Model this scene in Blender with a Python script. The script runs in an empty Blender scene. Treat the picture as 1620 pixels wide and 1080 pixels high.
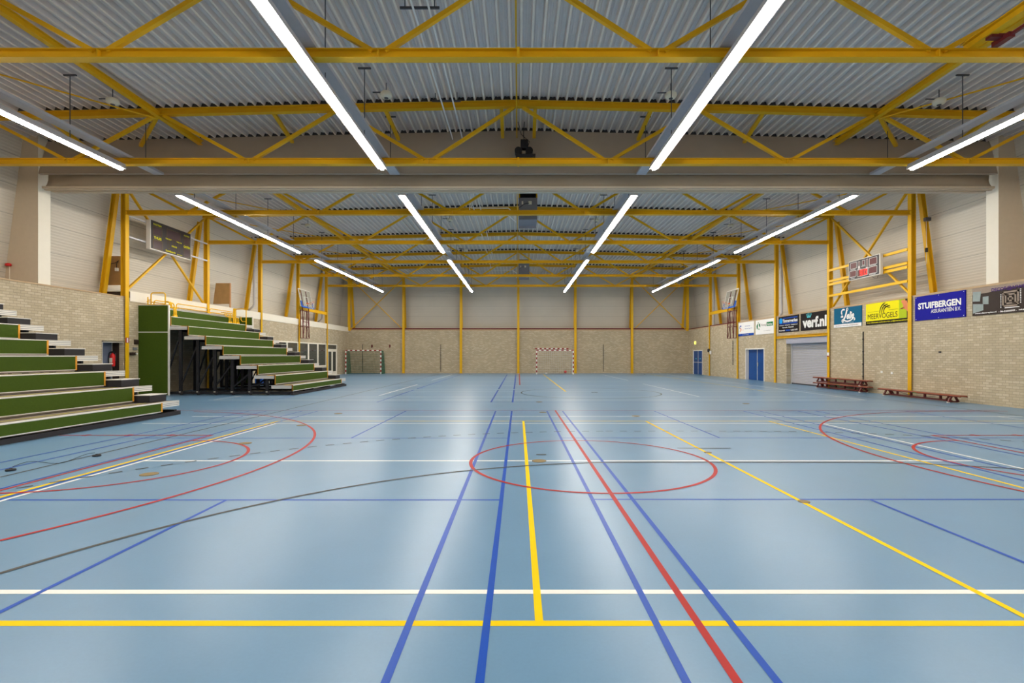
import bpy, bmesh, math, random
from mathutils import Vector, Matrix
random.seed(7)
C = bpy.context.scene.collection
PI = math.pi

# ------------------------------------------------------------------ camera
CAMH = 1.61
FPX = 788.0
cam = bpy.data.cameras.new('camera'); cam.sensor_width = 36.0
cam.lens = FPX / 1620 * 36.0
cam.shift_x = -10 / 1620; cam.shift_y = 22 / 1620
cam.clip_end = 300
co = bpy.data.objects.new('camera', cam); C.objects.link(co)
co.location = (0, 0, CAMH); co.rotation_euler = (PI / 2, 0, 0)
bpy.context.scene.camera = co

vs = bpy.context.scene.view_settings
vs.view_transform = 'Standard'; vs.look = 'None'; vs.gamma = 1.0; vs.use_curve_mapping = False
vs.exposure = 0.48
w = bpy.data.worlds.new('world'); bpy.context.scene.world = w; w.use_nodes = True
w.node_tree.nodes['Background'].inputs[0].default_value = (0.5, 0.55, 0.6, 1)
w.node_tree.nodes['Background'].inputs[1].default_value = 0.1

# ------------------------------------------------------------------ materials
MATS = {}
def mat(name, col, rough=0.5, metal=0.0, spec=0.28, noise=0.0, nscale=8.0, bump=0.0, coat=0.0):
    m = bpy.data.materials.new(name); m.use_nodes = True
    nt = m.node_tree; b = nt.nodes['Principled BSDF']
    b.inputs['Base Color'].default_value = (*col, 1)
    b.inputs['Roughness'].default_value = rough
    b.inputs['Metallic'].default_value = metal
    b.inputs['Specular IOR Level'].default_value = spec
    b.inputs['Coat Weight'].default_value = coat
    if noise or bump:
        tc = nt.nodes.new('ShaderNodeNewGeometry')
        n = nt.nodes.new('ShaderNodeTexNoise'); n.inputs['Scale'].default_value = nscale
        n.inputs['Detail'].default_value = 4
        nt.links.new(tc.outputs['Position'], n.inputs['Vector'])
        if noise:
            r = nt.nodes.new('ShaderNodeMapRange')
            r.inputs['To Min'].default_value = 1 - noise; r.inputs['To Max'].default_value = 1 + noise
            nt.links.new(n.outputs['Fac'], r.inputs['Value'])
            x = nt.nodes.new('ShaderNodeVectorMath'); x.operation = 'SCALE'
            x.inputs[0].default_value = col
            nt.links.new(r.outputs['Result'], x.inputs['Scale'])
            nt.links.new(x.outputs['Vector'], b.inputs['Base Color'])
        if bump:
            bp = nt.nodes.new('ShaderNodeBump'); bp.inputs['Strength'].default_value = bump
            bp.inputs['Distance'].default_value = 0.01
            nt.links.new(n.outputs['Fac'], bp.inputs['Height'])
            nt.links.new(bp.outputs['Normal'], b.inputs['Normal'])
    MATS[name] = m
    return m

def emis(name, col, s):
    m = bpy.data.materials.new(name); m.use_nodes = True
    b = m.node_tree.nodes['Principled BSDF']
    b.inputs['Base Color'].default_value = (*col, 1)
    b.inputs['Emission Color'].default_value = (*col, 1)
    b.inputs['Emission Strength'].default_value = s
    MATS[name] = m
    return m

def brick_mat(name, axis):
    m = bpy.data.materials.new(name); m.use_nodes = True
    nt = m.node_tree; b = nt.nodes['Principled BSDF']; L = nt.links.new
    g = nt.nodes.new('ShaderNodeNewGeometry'); s = nt.nodes.new('ShaderNodeSeparateXYZ')
    L(g.outputs['Position'], s.inputs[0])
    c = nt.nodes.new('ShaderNodeCombineXYZ')
    L(s.outputs['Y' if axis == 'y' else 'X'], c.inputs['X']); L(s.outputs['Z'], c.inputs['Y'])
    br = nt.nodes.new('ShaderNodeTexBrick')
    br.inputs['Scale'].default_value = 1.0
    br.inputs['Brick Width'].default_value = 0.22; br.inputs['Row Height'].default_value = 0.084
    br.inputs['Mortar Size'].default_value = 0.007; br.inputs['Mortar Smooth'].default_value = 0.2
    br.inputs['Bias'].default_value = -0.45
    br.inputs['Color1'].default_value = (0.50, 0.415, 0.28, 1)
    br.inputs['Color2'].default_value = (0.70, 0.62, 0.47, 1)
    br.inputs['Mortar'].default_value = (0.37, 0.31, 0.22, 1)
    nd = nt.nodes.new('ShaderNodeTexNoise'); nd.inputs['Scale'].default_value = 14; nd.inputs['Detail'].default_value = 2
    L(g.outputs['Position'], nd.inputs['Vector'])
    sc_ = nt.nodes.new('ShaderNodeVectorMath'); sc_.operation = 'SCALE'; sc_.inputs['Scale'].default_value = 0.018
    L(nd.outputs['Color'], sc_.inputs[0])
    ad = nt.nodes.new('ShaderNodeVectorMath'); L(c.outputs[0], ad.inputs[0]); L(sc_.outputs[0], ad.inputs[1])
    L(ad.outputs[0], br.inputs['Vector'])
    n = nt.nodes.new('ShaderNodeTexNoise'); n.inputs['Scale'].default_value = 1.3; n.inputs['Detail'].default_value = 5
    L(g.outputs['Position'], n.inputs['Vector'])
    r = nt.nodes.new('ShaderNodeMapRange'); r.inputs['To Min'].default_value = 0.82; r.inputs['To Max'].default_value = 1.15
    L(n.outputs['Fac'], r.inputs['Value'])
    x = nt.nodes.new('ShaderNodeVectorMath'); x.operation = 'SCALE'
    L(br.outputs['Color'], x.inputs[0]); L(r.outputs['Result'], x.inputs['Scale'])
    L(x.outputs['Vector'], b.inputs['Base Color'])
    b.inputs['Roughness'].default_value = 0.8
    bp = nt.nodes.new('ShaderNodeBump'); bp.inputs['Strength'].default_value = 0.6; bp.inputs['Distance'].default_value = 0.01
    bp.invert = True
    L(br.outputs['Fac'], bp.inputs['Height']); L(bp.outputs['Normal'], b.inputs['Normal'])
    MATS[name] = m

def cladding_mat(name, col):
    m = bpy.data.materials.new(name); m.use_nodes = True
    nt = m.node_tree; b = nt.nodes['Principled BSDF']; L = nt.links.new
    g = nt.nodes.new('ShaderNodeNewGeometry'); s = nt.nodes.new('ShaderNodeSeparateXYZ')
    L(g.outputs['Position'], s.inputs[0])
    def mth(op, a, bb):
        k = nt.nodes.new('ShaderNodeMath'); k.operation = op
        for i, v in enumerate((a, bb)):
            if v is None: continue
            if isinstance(v, (int, float)): k.inputs[i].default_value = v
            else: L(v, k.inputs[i])
        return k.outputs[0]
    zz = mth('MULTIPLY', s.outputs['Z'], 2 * PI / 0.1)
    wave = mth('SINE', zz, None)
    joint = mth('LESS_THAN', mth('MODULO', mth('ADD', s.outputs['Z'], 0.35), 0.92), 0.02)
    fine = mth('MULTIPLY', mth('GREATER_THAN', wave, 0.86), 0.10)
    dark = mth('ADD', mth('MULTIPLY', joint, 0.35), fine)
    n = nt.nodes.new('ShaderNodeTexNoise'); n.inputs['Scale'].default_value = 0.7; n.inputs['Detail'].default_value = 3
    L(g.outputs['Position'], n.inputs['Vector'])
    nn = mth('MULTIPLY', n.outputs['Fac'], 0.12)
    f = mth('SUBTRACT', mth('SUBTRACT', 1.06, nn), dark)
    x = nt.nodes.new('ShaderNodeVectorMath'); x.operation = 'SCALE'; x.inputs[0].default_value = col
    L(f, x.inputs['Scale']); L(x.outputs['Vector'], b.inputs['Base Color'])
    b.inputs['Roughness'].default_value = 0.5
    bp = nt.nodes.new('ShaderNodeBump'); bp.inputs['Strength'].default_value = 0.25; bp.inputs['Distance'].default_value = 0.01
    L(wave, bp.inputs['Height']); L(bp.outputs['Normal'], b.inputs['Normal'])
    MATS[name] = m

def floor_mat():
    m = bpy.data.materials.new('floor_blue'); m.use_nodes = True
    nt = m.node_tree; b = nt.nodes['Principled BSDF']; L = nt.links.new
    g = nt.nodes.new('ShaderNodeNewGeometry')
    n = nt.nodes.new('ShaderNodeTexNoise'); n.inputs['Scale'].default_value = 1.1; n.inputs['Detail'].default_value = 6
    n.inputs['Roughness'].default_value = 0.6
    L(g.outputs['Position'], n.inputs['Vector'])
    n2 = nt.nodes.new('ShaderNodeTexNoise'); n2.inputs['Scale'].default_value = 45; n2.inputs['Detail'].default_value = 3
    L(g.outputs['Position'], n2.inputs['Vector'])
    mx = nt.nodes.new('ShaderNodeMath'); mx.operation = 'ADD'
    L(n.outputs['Fac'], mx.inputs[0]); 
    m3 = nt.nodes.new('ShaderNodeMath'); m3.operation = 'MULTIPLY'; m3.inputs[1].default_value = 0.5
    L(n2.outputs['Fac'], m3.inputs[0]); L(m3.outputs[0], mx.inputs[1])
    cr = nt.nodes.new('ShaderNodeMapRange')
    cr.inputs['From Min'].default_value = 0.45; cr.inputs['From Max'].default_value = 1.05
    cr.inputs['To Min'].default_value = 0.95; cr.inputs['To Max'].default_value = 1.05
    L(mx.outputs[0], cr.inputs['Value'])
    x = nt.nodes.new('ShaderNodeVectorMath'); x.operation = 'SCALE'; x.inputs[0].default_value = FLOORCOL
    L(cr.outputs['Result'], x.inputs['Scale']); L(x.outputs['Vector'], b.inputs['Base Color'])
    b.inputs['Roughness'].default_value = 0.30
    b.inputs['Specular IOR Level'].default_value = 0.42
    MATS['floor_blue'] = m

FLOORCOL = (0.146, 0.288, 0.455)
LIGHT = 60.0
mat('yellow', (0.76, 0.435, 0.008), 0.42, noise=0.05, nscale=3)
mat('yellow_rail', (0.86, 0.50, 0.012), 0.35, noise=0.04)
mat('ceiling_metal', (0.72, 0.64, 0.59), 0.5, noise=0.06, nscale=2)
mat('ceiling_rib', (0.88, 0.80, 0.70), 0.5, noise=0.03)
mat('ceiling_shadow', (0.06, 0.055, 0.06), 0.8)
mat('tray_grey', (0.50, 0.50, 0.54), 0.45, noise=0.06)
brick_mat('brick_y', 'y'); brick_mat('brick_x', 'x')
cladding_mat('cladding', (0.61, 0.565, 0.485))
floor_mat()
mat('cream', (0.84, 0.79, 0.68), 0.6, noise=0.03)
mat('pier_face', (0.62, 0.53, 0.41), 0.75, noise=0.05)
mat('ledge_wood', (0.50, 0.36, 0.22), 0.6, noise=0.1)
mat('maroon', (0.14, 0.018, 0.022), 0.45, noise=0.08)
mat('curtain_cloth', (0.46, 0.39, 0.32), 0.85, noise=0.05, nscale=3, bump=0.2)
mat('curtain_roll', (0.40, 0.335, 0.26), 0.8, noise=0.06, nscale=2, bump=0.3)
mat('alu', (0.72, 0.71, 0.70), 0.35, metal=0.5, noise=0.05)
mat('alu_light', (0.80, 0.78, 0.74), 0.4, noise=0.04)
mat('green', (0.055, 0.098, 0.008), 0.6, spec=0.15, noise=0.12, nscale=25, bump=0.1)
mat('orange', (0.80, 0.36, 0.04), 0.5, noise=0.05)
mat('deck', (0.20, 0.165, 0.13), 0.6, noise=0.15, nscale=12)
mat('black', (0.018, 0.018, 0.022), 0.5, noise=0.1)
mat('charcoal', (0.030, 0.028, 0.033), 0.55, noise=0.1)
mat('dark_metal', (0.09, 0.09, 0.10), 0.5, metal=0.3, noise=0.1)
mat('grey_metal', (0.27, 0.28, 0.33), 0.4, metal=0.4, noise=0.08)
mat('pipe_grey', (0.58, 0.58, 0.62), 0.35, noise=0.05)
mat('white', (0.86, 0.85, 0.82), 0.5, noise=0.02)
mat('heater', (0.22, 0.22, 0.25), 0.45, metal=0.2, noise=0.08)
mat('blue_door', (0.004, 0.065, 0.27), 0.4, noise=0.05)
mat('grey_door', (0.13, 0.155, 0.22), 0.5, noise=0.05)
mat('shutter', (0.56, 0.55, 0.60), 0.4, metal=0.2, noise=0.04)
mat('shutter_hood', (0.42, 0.42, 0.50), 0.45, noise=0.05)
mat('glass_dark', (0.06, 0.065, 0.06), 0.08, spec=0.8, noise=0.2, nscale=1)
mat('plywood', (0.42, 0.25, 0.10), 0.6, noise=0.2, nscale=4)
mat('timber', (0.60, 0.33, 0.17), 0.6, noise=0.1)
mat('red', (0.62, 0.02, 0.02), 0.35, noise=0.04)
mat('red_paint', (0.36, 0.03, 0.035), 0.45, noise=0.05)
mat('orange_rim', (0.75, 0.16, 0.05), 0.4, noise=0.04)
mat('blue_pad', (0.02, 0.13, 0.62), 0.5, noise=0.04)
mat('net_green', (0.025, 0.14, 0.085), 0.8, noise=0.1)
mat('net_white', (0.7, 0.7, 0.66), 0.8, noise=0.05)
mat('bench_red', (0.125, 0.022, 0.020), 0.4, noise=0.15, nscale=6)
mat('bench_top', (0.34, 0.10, 0.05), 0.4, noise=0.15, nscale=6)
mat('socket_lid', (0.24, 0.17, 0.07), 0.5, noise=0.1)
mat('cream_plastic', (0.78, 0.74, 0.60), 0.45, noise=0.03)
mat('line_white', (0.88, 0.88, 0.86), 0.45, spec=0.2, noise=0.04)
mat('line_yellow', (0.92, 0.62, 0.0), 0.5, spec=0.08, noise=0.04)
mat('line_blue', (0.006, 0.075, 0.46), 0.36, spec=0.2, noise=0.06)
mat('line_red', (0.42, 0.02, 0.02), 0.42, spec=0.15, noise=0.06)
mat('line_dark', (0.07, 0.065, 0.06), 0.45, noise=0.06)
mat('s_black', (0.018, 0.013, 0.013), 0.6, spec=0.12, noise=0.05)
mat('s_white', (0.90, 0.89, 0.88), 0.6, spec=0.12, noise=0.01)
mat('s_blue', (0.010, 0.010, 0.30), 0.6, spec=0.12, noise=0.02)
mat('s_midblue', (0.01, 0.07, 0.42), 0.6, spec=0.12, noise=0.02)
mat('s_sky', (0.01, 0.32, 0.80), 0.6, spec=0.12, noise=0.02)
mat('s_cyan', (0.12, 0.62, 0.72), 0.6, spec=0.12, noise=0.02)
mat('s_teal', (0.004, 0.115, 0.225), 0.6, spec=0.12, noise=0.02)
mat('s_yellow', (0.90, 0.80, 0.01), 0.6, spec=0.12, noise=0.02)
mat('s_lime', (0.45, 0.55, 0.02), 0.6, spec=0.12, noise=0.05)
mat('s_skin', (0.75, 0.26, 0.12), 0.6, spec=0.12, noise=0.1)
mat('s_green', (0.01, 0.20, 0.07), 0.6, spec=0.12, noise=0.02)
mat('s_orange', (0.85, 0.30, 0.10), 0.6, spec=0.12, noise=0.02)
mat('s_grey', (0.30, 0.27, 0.28), 0.6, spec=0.12, noise=0.02)
mat('s_brown', (0.035, 0.021, 0.016), 0.5, noise=0.25, nscale=2)
mat('s_taupe', (0.34, 0.27, 0.22), 0.6, spec=0.12, noise=0.1)
mat('s_purple', (0.07, 0.03, 0.16), 0.6, spec=0.12, noise=0.02)
mat('s_photo', (0.30, 0.36, 0.36), 0.3, noise=0.3, nscale=5)
mat('s_maroon', (0.10, 0.010, 0.014), 0.3, noise=0.05)
mat('s_lcd', (0.075, 0.05, 0.055), 0.2, noise=0.05)
mat('s_text_yellow', (0.72, 0.68, 0.01), 0.6, spec=0.12, noise=0.02)
mat('s_outline', (0.16, 0.12, 0.03), 0.6, spec=0.12, noise=0.02)
mat('score_black', (0.030, 0.024, 0.028), 0.35, noise=0.05)
emis('lamp', (1.0, 0.93, 0.82), LIGHT)
emis('led_red', (1.0, 0.02, 0.01), 1.3)
emis('exit_lit', (0.8, 0.75, 0.12), 1.2)

# ------------------------------------------------------------------ mesh builder
class MB:
    def __init__(self): self.v = []; self.f = []; self.mi = []; self.cur = 0
    def add(self, vs_, fs_):
        n = len(self.v); self.v += [tuple(p) for p in vs_]
        for f in fs_:
            self.f.append(tuple(i + n for i in f)); self.mi.append(self.cur)
        return self
    def box(self, x0, x1, y0, y1, z0, z1):
        x0, x1 = min(x0, x1), max(x0, x1); y0, y1 = min(y0, y1), max(y0, y1); z0, z1 = min(z0, z1), max(z0, z1)
        v = [(x0,y0,z0),(x1,y0,z0),(x1,y1,z0),(x0,y1,z0),(x0,y0,z1),(x1,y0,z1),(x1,y1,z1),(x0,y1,z1)]
        return self.add(v, [(0,3,2,1),(4,5,6,7),(0,1,5,4),(1,2,6,5),(2,3,7,6),(3,0,4,7)])
    def prism(self, prof, p, q, up=(0,0,1)):
        """prof: closed 2-D outline (side, up) swept from p to q"""
        p = Vector(p); q = Vector(q); d = (q - p).normalized(); u = Vector(up)
        s = d.cross(u)
        if s.length < 1e-6: s = d.cross(Vector((0,1,0)))
        s.normalize(); u = s.cross(d).normalized()
        n = len(prof)
        v = [p + s*a + u*b for a, b in prof] + [q + s*a + u*b for a, b in prof]
        f = [(i, (i+1) % n, n + (i+1) % n, n + i) for i in range(n)]
        f += [tuple(range(n))[::-1], tuple(range(n, 2*n))]
        return self.add(v, f)
    def beam(self, p, q, w_, h_, up=(0,0,1)):
        a, b = w_/2, h_/2
        return self.prism([(-a,-b),(a,-b),(a,b),(-a,b)], p, q, up)
    def ibeam(self, p, q, w_, h_, up=(0,0,1), t=0.014):
        a, b = w_/2, h_/2
        return self.prism([(-a,-b),(a,-b),(a,-b+t),(t/2,-b+t),(t/2,b-t),(a,b-t),(a,b),(-a,b),(-a,b-t),(-t/2,b-t),(-t/2,-b+t),(-a,-b+t)], p, q, up)
    def tube(self, pts, r, n=8, closed=False):
        pts = [Vector(p) for p in pts]; m = len(pts); rings = []
        prev = None
        for i, p in enumerate(pts):
            if closed: d = pts[(i+1) % m] - pts[i-1]
            else: d = pts[min(i+1, m-1)] - pts[max(i-1, 0)]
            d.normalize()
            if prev is None:
                a = Vector((0,0,1)) if abs(d.z) < 0.9 else Vector((0,1,0))
                s = d.cross(a).normalized()
            else:
                s = (prev - d * prev.dot(d)).normalized()
            prev = s; u = s.cross(d).normalized()
            rings.append([p + s*r*math.cos(2*PI*k/n) + u*r*math.sin(2*PI*k/n) for k in range(n)])
        v = [x for rg in rings for x in rg]; f = []
        for i in range(m if closed else m-1):
            j = (i+1) % m
            for k in range(n):
                f.append((i*n+k, i*n+(k+1) % n, j*n+(k+1) % n, j*n+k))
        if not closed: f += [tuple(range(n))[::-1], tuple((m-1)*n+k for k in range(n))]
        return self.add(v, f)
    def cyl(self, c, r, h, n=20, r2=None, axis='z'):
        r2 = r if r2 is None else r2; v = []
        for z, rr in ((0, r), (h, r2)):
            for k in range(n):
                a = 2*PI*k/n; x, y = rr*math.cos(a), rr*math.sin(a)
                if axis == 'z': v.append((c[0]+x, c[1]+y, c[2]+z))
                elif axis == 'x': v.append((c[0]+z, c[1]+x, c[2]+y))
                else: v.append((c[0]+y, c[1]+z, c[2]+x))
        f = [(k, (k+1) % n, n+(k+1) % n, n+k) for k in range(n)] + [tuple(range(n))[::-1], tuple(range(n, 2*n))]
        return self.add(v, f)
    def lathe(self, c, prof, n=20):
        v = [(c[0]+r*math.cos(2*PI*k/n), c[1]+r*math.sin(2*PI*k/n), c[2]+z) for r, z in prof for k in range(n)]
        m = len(prof)
        f = [(i*n+k, i*n+(k+1) % n, (i+1)*n+(k+1) % n, (i+1)*n+k) for i in range(m-1) for k in range(n)]
        f += [tuple(range(n))[::-1], tuple((m-1)*n+k for k in range(n))]
        return self.add(v, f)
    def build(self, name, m, parent=None, smooth=False, bevel=0.0):
        for q in getattr(self, 'subs', []): last = q.build(name, m, parent)
        if not self.v: return last
        off = Vector(parent_world(parent)) if parent else Vector((0,0,0))
        me = bpy.data.meshes.new(name)
        me.from_pydata([tuple(Vector(p) - off) for p in self.v], [], self.f)
        ms = m if isinstance(m, (list, tuple)) else [m]
        for k in ms: me.materials.append(MATS[k])
        for p, i in zip(me.polygons, self.mi): p.material_index = i
        if smooth:
            for p in me.polygons: p.use_smooth = True
        me.update()
        bm = bmesh.new(); bm.from_mesh(me); bmesh.ops.recalc_face_normals(bm, faces=bm.faces); bm.to_mesh(me); bm.free()
        o = bpy.data.objects.new(name, me); C.objects.link(o)
        if parent: o.parent = parent
        if bevel:
            b = o.modifiers.new('bevel', 'BEVEL'); b.width = bevel; b.segments = 2; b.limit_method = 'ANGLE'
        return o

def parent_world(p):
    v = Vector((0,0,0))
    while p is not None:
        v += p.location; p = p.parent
    return v

def tag(o, label, cat, group=None, kind=None):
    if label: o['label'] = label
    if cat: o['category'] = cat
    if group: o['group'] = group
    if kind: o['kind'] = kind
    return o
def thing(name, label, cat, loc=(0,0,0), group=None):
    o = bpy.data.objects.new(name, None); C.objects.link(o); o.location = loc
    o.empty_display_size = 0.2
    return tag(o, label, cat, group)
def struct(o):
    o['kind'] = 'structure'; return o
def copy_tree(o, parent=None):
    c = o.copy(); C.objects.link(c)
    if parent: c.parent = parent
    for ch in list(o.children): copy_tree(ch, c)
    return c
def B(*a): return MB().box(*a)

# ------------------------------------------------------------------ hall constants
XW = 15.27           # brick wall face
def S(y): return y * 0.9916
YB = 44.8            # back wall face
YN = -2.0            # wall behind the camera
ZB = 3.85            # top of the brick
XC = 15.2            # inner flange of the columns
ZCH = 7.15           # bottom chord
TY = [9.20, 14.28, 19.36, 24.44, 29.52, 34.60, 39.68]
NODE = 5.14
def ztop(x): return 8.81 - 0.0235 * abs(x)
def zceil(x): return 8.93 - 0.0235 * abs(x)
def xclad(z): return 16.42 - 0.13 * (z - 3.9)       # tilted cladding
EDGE = 15.85

# ------------------------------------------------------------------ floor with its court markings (one mesh)
fl = MB()
fl.box(-XW - 1.2, XW + 1.2, YN - 0.3, YB + 1.2, -0.3, 0.0)
ZN = [0.0]
def nz(ci):
    ZN[0] += 0.00003; return 0.0012 + ZN[0]
def lrect(ci, x0, x1, y0, y1):
    fl.cur = ci; z = nz(ci)
    fl.add([(x0,y0,z),(x1,y0,z),(x1,y1,z),(x0,y1,z)], [(0,1,2,3)])
def hline(ci, y, x0, x1, w_=0.05): lrect(ci, x0, x1, y - w_/2, y + w_/2)
def vline(ci, x, y0, y1, w_=0.05): lrect(ci, x - w_/2, x + w_/2, y0, y1)
def arc(ci, cx, cy, r, a0, a1, w_=0.05, n=96, clip=None):
    fl.cur = ci; z = nz(ci)
    pts = []
    for k in range(n + 1):
        a = math.radians(a0 + (a1 - a0) * k / n)
        pts.append((math.cos(a), math.sin(a)))
    for k in range(n):
        (c0, s0), (c1, s1) = pts[k], pts[k+1]
        if clip and not clip(cx + r*c0, cy + r*s0): continue
        i, o = r - w_/2, r + w_/2
        fl.add([(cx+i*c0,cy+i*s0,z),(cx+o*c0,cy+o*s0,z),(cx+o*c1,cy+o*s1,z),(cx+i*c1,cy+i*s1,z)], [(0,1,2,3)])
W_, Y_, B_, R_, K_ = 1, 2, 3, 4, 5
# lines across the hall
hline(W_, 3.392, -9.2, 13.5, 0.06); hline(Y_, 2.993, -9.2, 13.5, 0.06)
hline(B_, 5.55, -9.2, -0.19, 0.04); hline(B_, 5.57, 0.82, 13.2, 0.04)
hline(W_, 7.61, -5.72, 6.95, 0.055)
hline(B_, 9.69, -7.5, -0.19, 0.04); hline(B_, 9.72, 0.82, 11.8, 0.04)
hline(W_, 11.78, -8.9, 12.6, 0.05); hline(Y_, 12.2, -5.9, 13.6, 0.05)
hline(W_, 13.13, -8.6, 13.3, 0.05)
hline(B_, 13.72, -8.4, 13.4, 0.03); hline(B_, 14.12, -8.4, 13.4, 0.03); hline(B_, 14.45, -8.4, 13.4, 0.03)
for y, c, w2 in ((17.1, B_, 0.04), (18.0, W_, 0.05), (19.3, W_, 0.05), (20.3, B_, 0.03), (22.1, W_, 0.05), (23.3, W_, 0.04), (24.8, B_, 0.04),
             (26.5, W_, 0.05), (28.0, B_, 0.04), (30.5, W_, 0.05), (33.5, B_, 0.04), (36.5, W_, 0.06), (39.5, B_, 0.05), (41.5, W_, 0.06)):
    hline(c, y, -11.2 if y < 20 else (-8.9 if y < 26.4 else -13), 12.6, w2)
hline(R_, 14.61, -14, 14.1, 0.05)
# lines along the hall
vline(B_, -0.655, -1, 14.4, 0.045); vline(B_, -0.19, -1, 14.4, 0.045); vline(Y_, 0.126, 2.99, 12.2, 0.05)
vline(B_, 0.828, -1, 14.4, 0.045); vline(R_, 1.08, -1, 14.61, 0.05); vline(B_, 1.278, -1, 14.4, 0.045)
vline(Y_, 3.12, 1.0, 12.2, 0.05); vline(Y_, 6.13, 1.0, 12.2, 0.05)
for x in (-3.25, 3.93): vline(B_, x, -1, 5.56, 0.04); vline(B_, x, 9.7, 14.4, 0.04)
vline(W_, -5.72, -1, 11.78, 0.05); vline(Y_, -5.88, -1, 12.2, 0.06)
for x in (-5.80, -6.25, -7.28, -7.78, 6.50, 6.98, 8.08, 8.60, 11.2): vline(B_, x, -1, 14.4, 0.04)
vline(W_, 7.17, -1, 11.78, 0.05); vline(W_, 12.62, 1, 13.13, 0.05)
vline(K_, -6.85, -1, 43.5, 0.04); vline(K_, 13.4, 1.45, 43.5, 0.04)
# far half
for x in (-0.94, -0.20): vline(B_, x, 17.1, 23.2, 0.06); vline(B_, x, 23.9, 42, 0.07)
vline(R_, 0.08, 27, 43.5, 0.06); vline(Y_, 2.11, 22.1, 42, 0.07); vline(B_, -4.86, 17.1, 23.2, 0.05); vline(B_, -4.86, 23.9, 42, 0.06)
vline(B_, -8.87, 17.1, 19.7, 0.05); vline(W_, -11.0, 18.0, 19.8, 0.05)
vline(W_, -5.57, 19.9, 27.6, 0.06); vline(W_, -5.57, 32, 42, 0.07)
vline(W_, 7.05, 19.4, 28.2, 0.06); vline(W_, 7.05, 32, 42, 0.07)
vline(W_, 12.52, 18.0, 42, 0.06); vline(Y_, 11.07, 22.3, 42, 0.06)
# basketball court across the hall
arc(R_, 1.08, 7.61, 1.8, 0, 360)
arc(R_, -6.17, 7.61, 1.8, -90, 90); arc(R_, 8.33, 7.61, 1.8, 90, 270)
vline(R_, -6.17, 5.16, 10.06); vline(R_, 8.33, 5.16, 10.06)
for y in (5.16, 10.03): hline(R_, y, -9.25, -6.17); hline(R_, y, 8.33, 14.1)
for x in (-7.0, -7.85, -8.7, 9.2, 10.05, 10.9): lrect(R_, x - 0.05, x + 0.05, 9.96, 10.12)
arc(R_, -10.4, 7.61, 6.75, -90, 90, clip=lambda x, y: x > -9.3); arc(R_, 12.5, 7.61, 6.75, 90, 270)
hline(R_, 14.36, 12.5, 14.1); hline(R_, 0.6, -9, 14.1)
# handball goal area in front of the near end wall: solid 6 m arc, dashed 9 m arc
arc(K_, 1.8, 1.45, 6.05, 90, 180, 0.045); arc(K_, 4.8, 1.45, 6.05, 0, 90, 0.045); hline(K_, 7.5, 1.8, 4.8, 0.045)
for side, cx in ((0, 1.8), (1, 4.8)):
    k = 0
    a = 90.0
    while a < 176:
        a0, a1 = (a, a + 0.95) if side == 0 else (180 - a - 0.95, 180 - a)
        arc(K_, cx, 1.45, 9.1, a0, a1, 0.045, 3); a += 1.9
for k in range(10): hline(K_, 10.55, 1.85 + 0.3*k, 2.0 + 0.3*k, 0.045)
hline(K_, 8.62, 2.75, 3.68, 0.045); hline(K_, 8.07, 0.29, 0.45, 0.045)
# football centre circle in the middle of the hall, far goal area
arc(K_, 3.08, 21.4, 2.95, 0, 360, 0.05); arc(K_, 3.3, 21.6, 0.1, 0, 360, 0.1, 16)
arc(K_, 1.8, 43.4, 6.05, 180, 270, 0.05); arc(K_, 4.8, 43.4, 6.05, 270, 360, 0.05); hline(K_, 37.35, 1.8, 4.8, 0.05)
arc(K_, -12.0, 43.0, 6.0, 0, -60, 0.05)
struct(fl.build('floor', ['floor_blue', 'line_white', 'line_yellow', 'line_blue', 'line_red', 'line_dark']))

# socket lids let into the floor
def G(px, py):
    y = FPX * CAMH / (py - 562.0); return ((px - 820) * y / FPX, y)
lids = [((236, 750), 'largest brown round socket lid, left of the centre inside the small red arc'),
        ((388, 701), 'brown round socket lid touching the far edge of the small left red arc'),
        ((477, 672.7), 'brown round socket lid inside the tip of the large left red arc'),
        ((853, 729), 'brown round socket lid on the white line inside the red centre circle'),
        ((853, 635.8), 'brown round socket lid alone in front of the far dark circle'),
        ((859, 652), 'brown round socket lid at the far end of the blue lines'),
        ((1006, 658), 'brown round socket lid on the white line right of the centre'),
        ((535, 654), 'brown round socket lid left of the blue diagonal at the far side'),
        ((1180, 638.4), 'brown round socket lid right of the far dark circle'),
        ((1120, 715.7), 'brown round socket lid on the right yellow line, farther of the two'),
        ((1272, 793.5), 'brown round socket lid on the right yellow line by the blue cross line')]
for (px, py), lb in lids:
    x, y = G(px, py)
    q = 0.55 if 'yellow line' in lb else 1.0
    o = MB().lathe((x, y, 0), [(0.11*q, 0.0), (0.11*q, 0.005), (0.10*q, 0.007)], 24).build('floor_socket_lid', 'socket_lid')
    tag(o, lb, 'floor lid', 'brown socket lids in the sports floor')
# two dark weights with a thin cord lying on the floor at the left
wa, wb = G(17, 744.5), G(153, 721.5)
for (x, y), lb in ((wa, 'small dark puck on the floor at the left edge, nearer of two'), (wb, 'small dark puck on the floor, farther of two joined by a cord')):
    r = thing('floor_puck', lb, 'floor weight', (x, y, 0), 'dark pucks on the floor at the left')
    MB().lathe((x, y, 0.003), [(0.055, 0), (0.06, 0.01), (0.055, 0.022), (0.03, 0.026)], 20).build('body', 'black', r)
    MB().lathe((x, y, 0.029), [(0.018, 0), (0.016, 0.008)], 12).build('knob', 'charcoal', r)
cp = []
for k in range(26):
    t = k / 25; px = 20 + (150 - 20) * t; py = 741 - 18 * t - 4.5 * math.sin(t * PI * 2.6) - 2
    x, y = G(px, py); cp.append((x, y, 0.009))
tag(MB().tube(cp, 0.0035, 6).build('loose_cable', 'black'), 'thin dark cord looping across the blue floor between the two pucks', 'cord')

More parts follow.
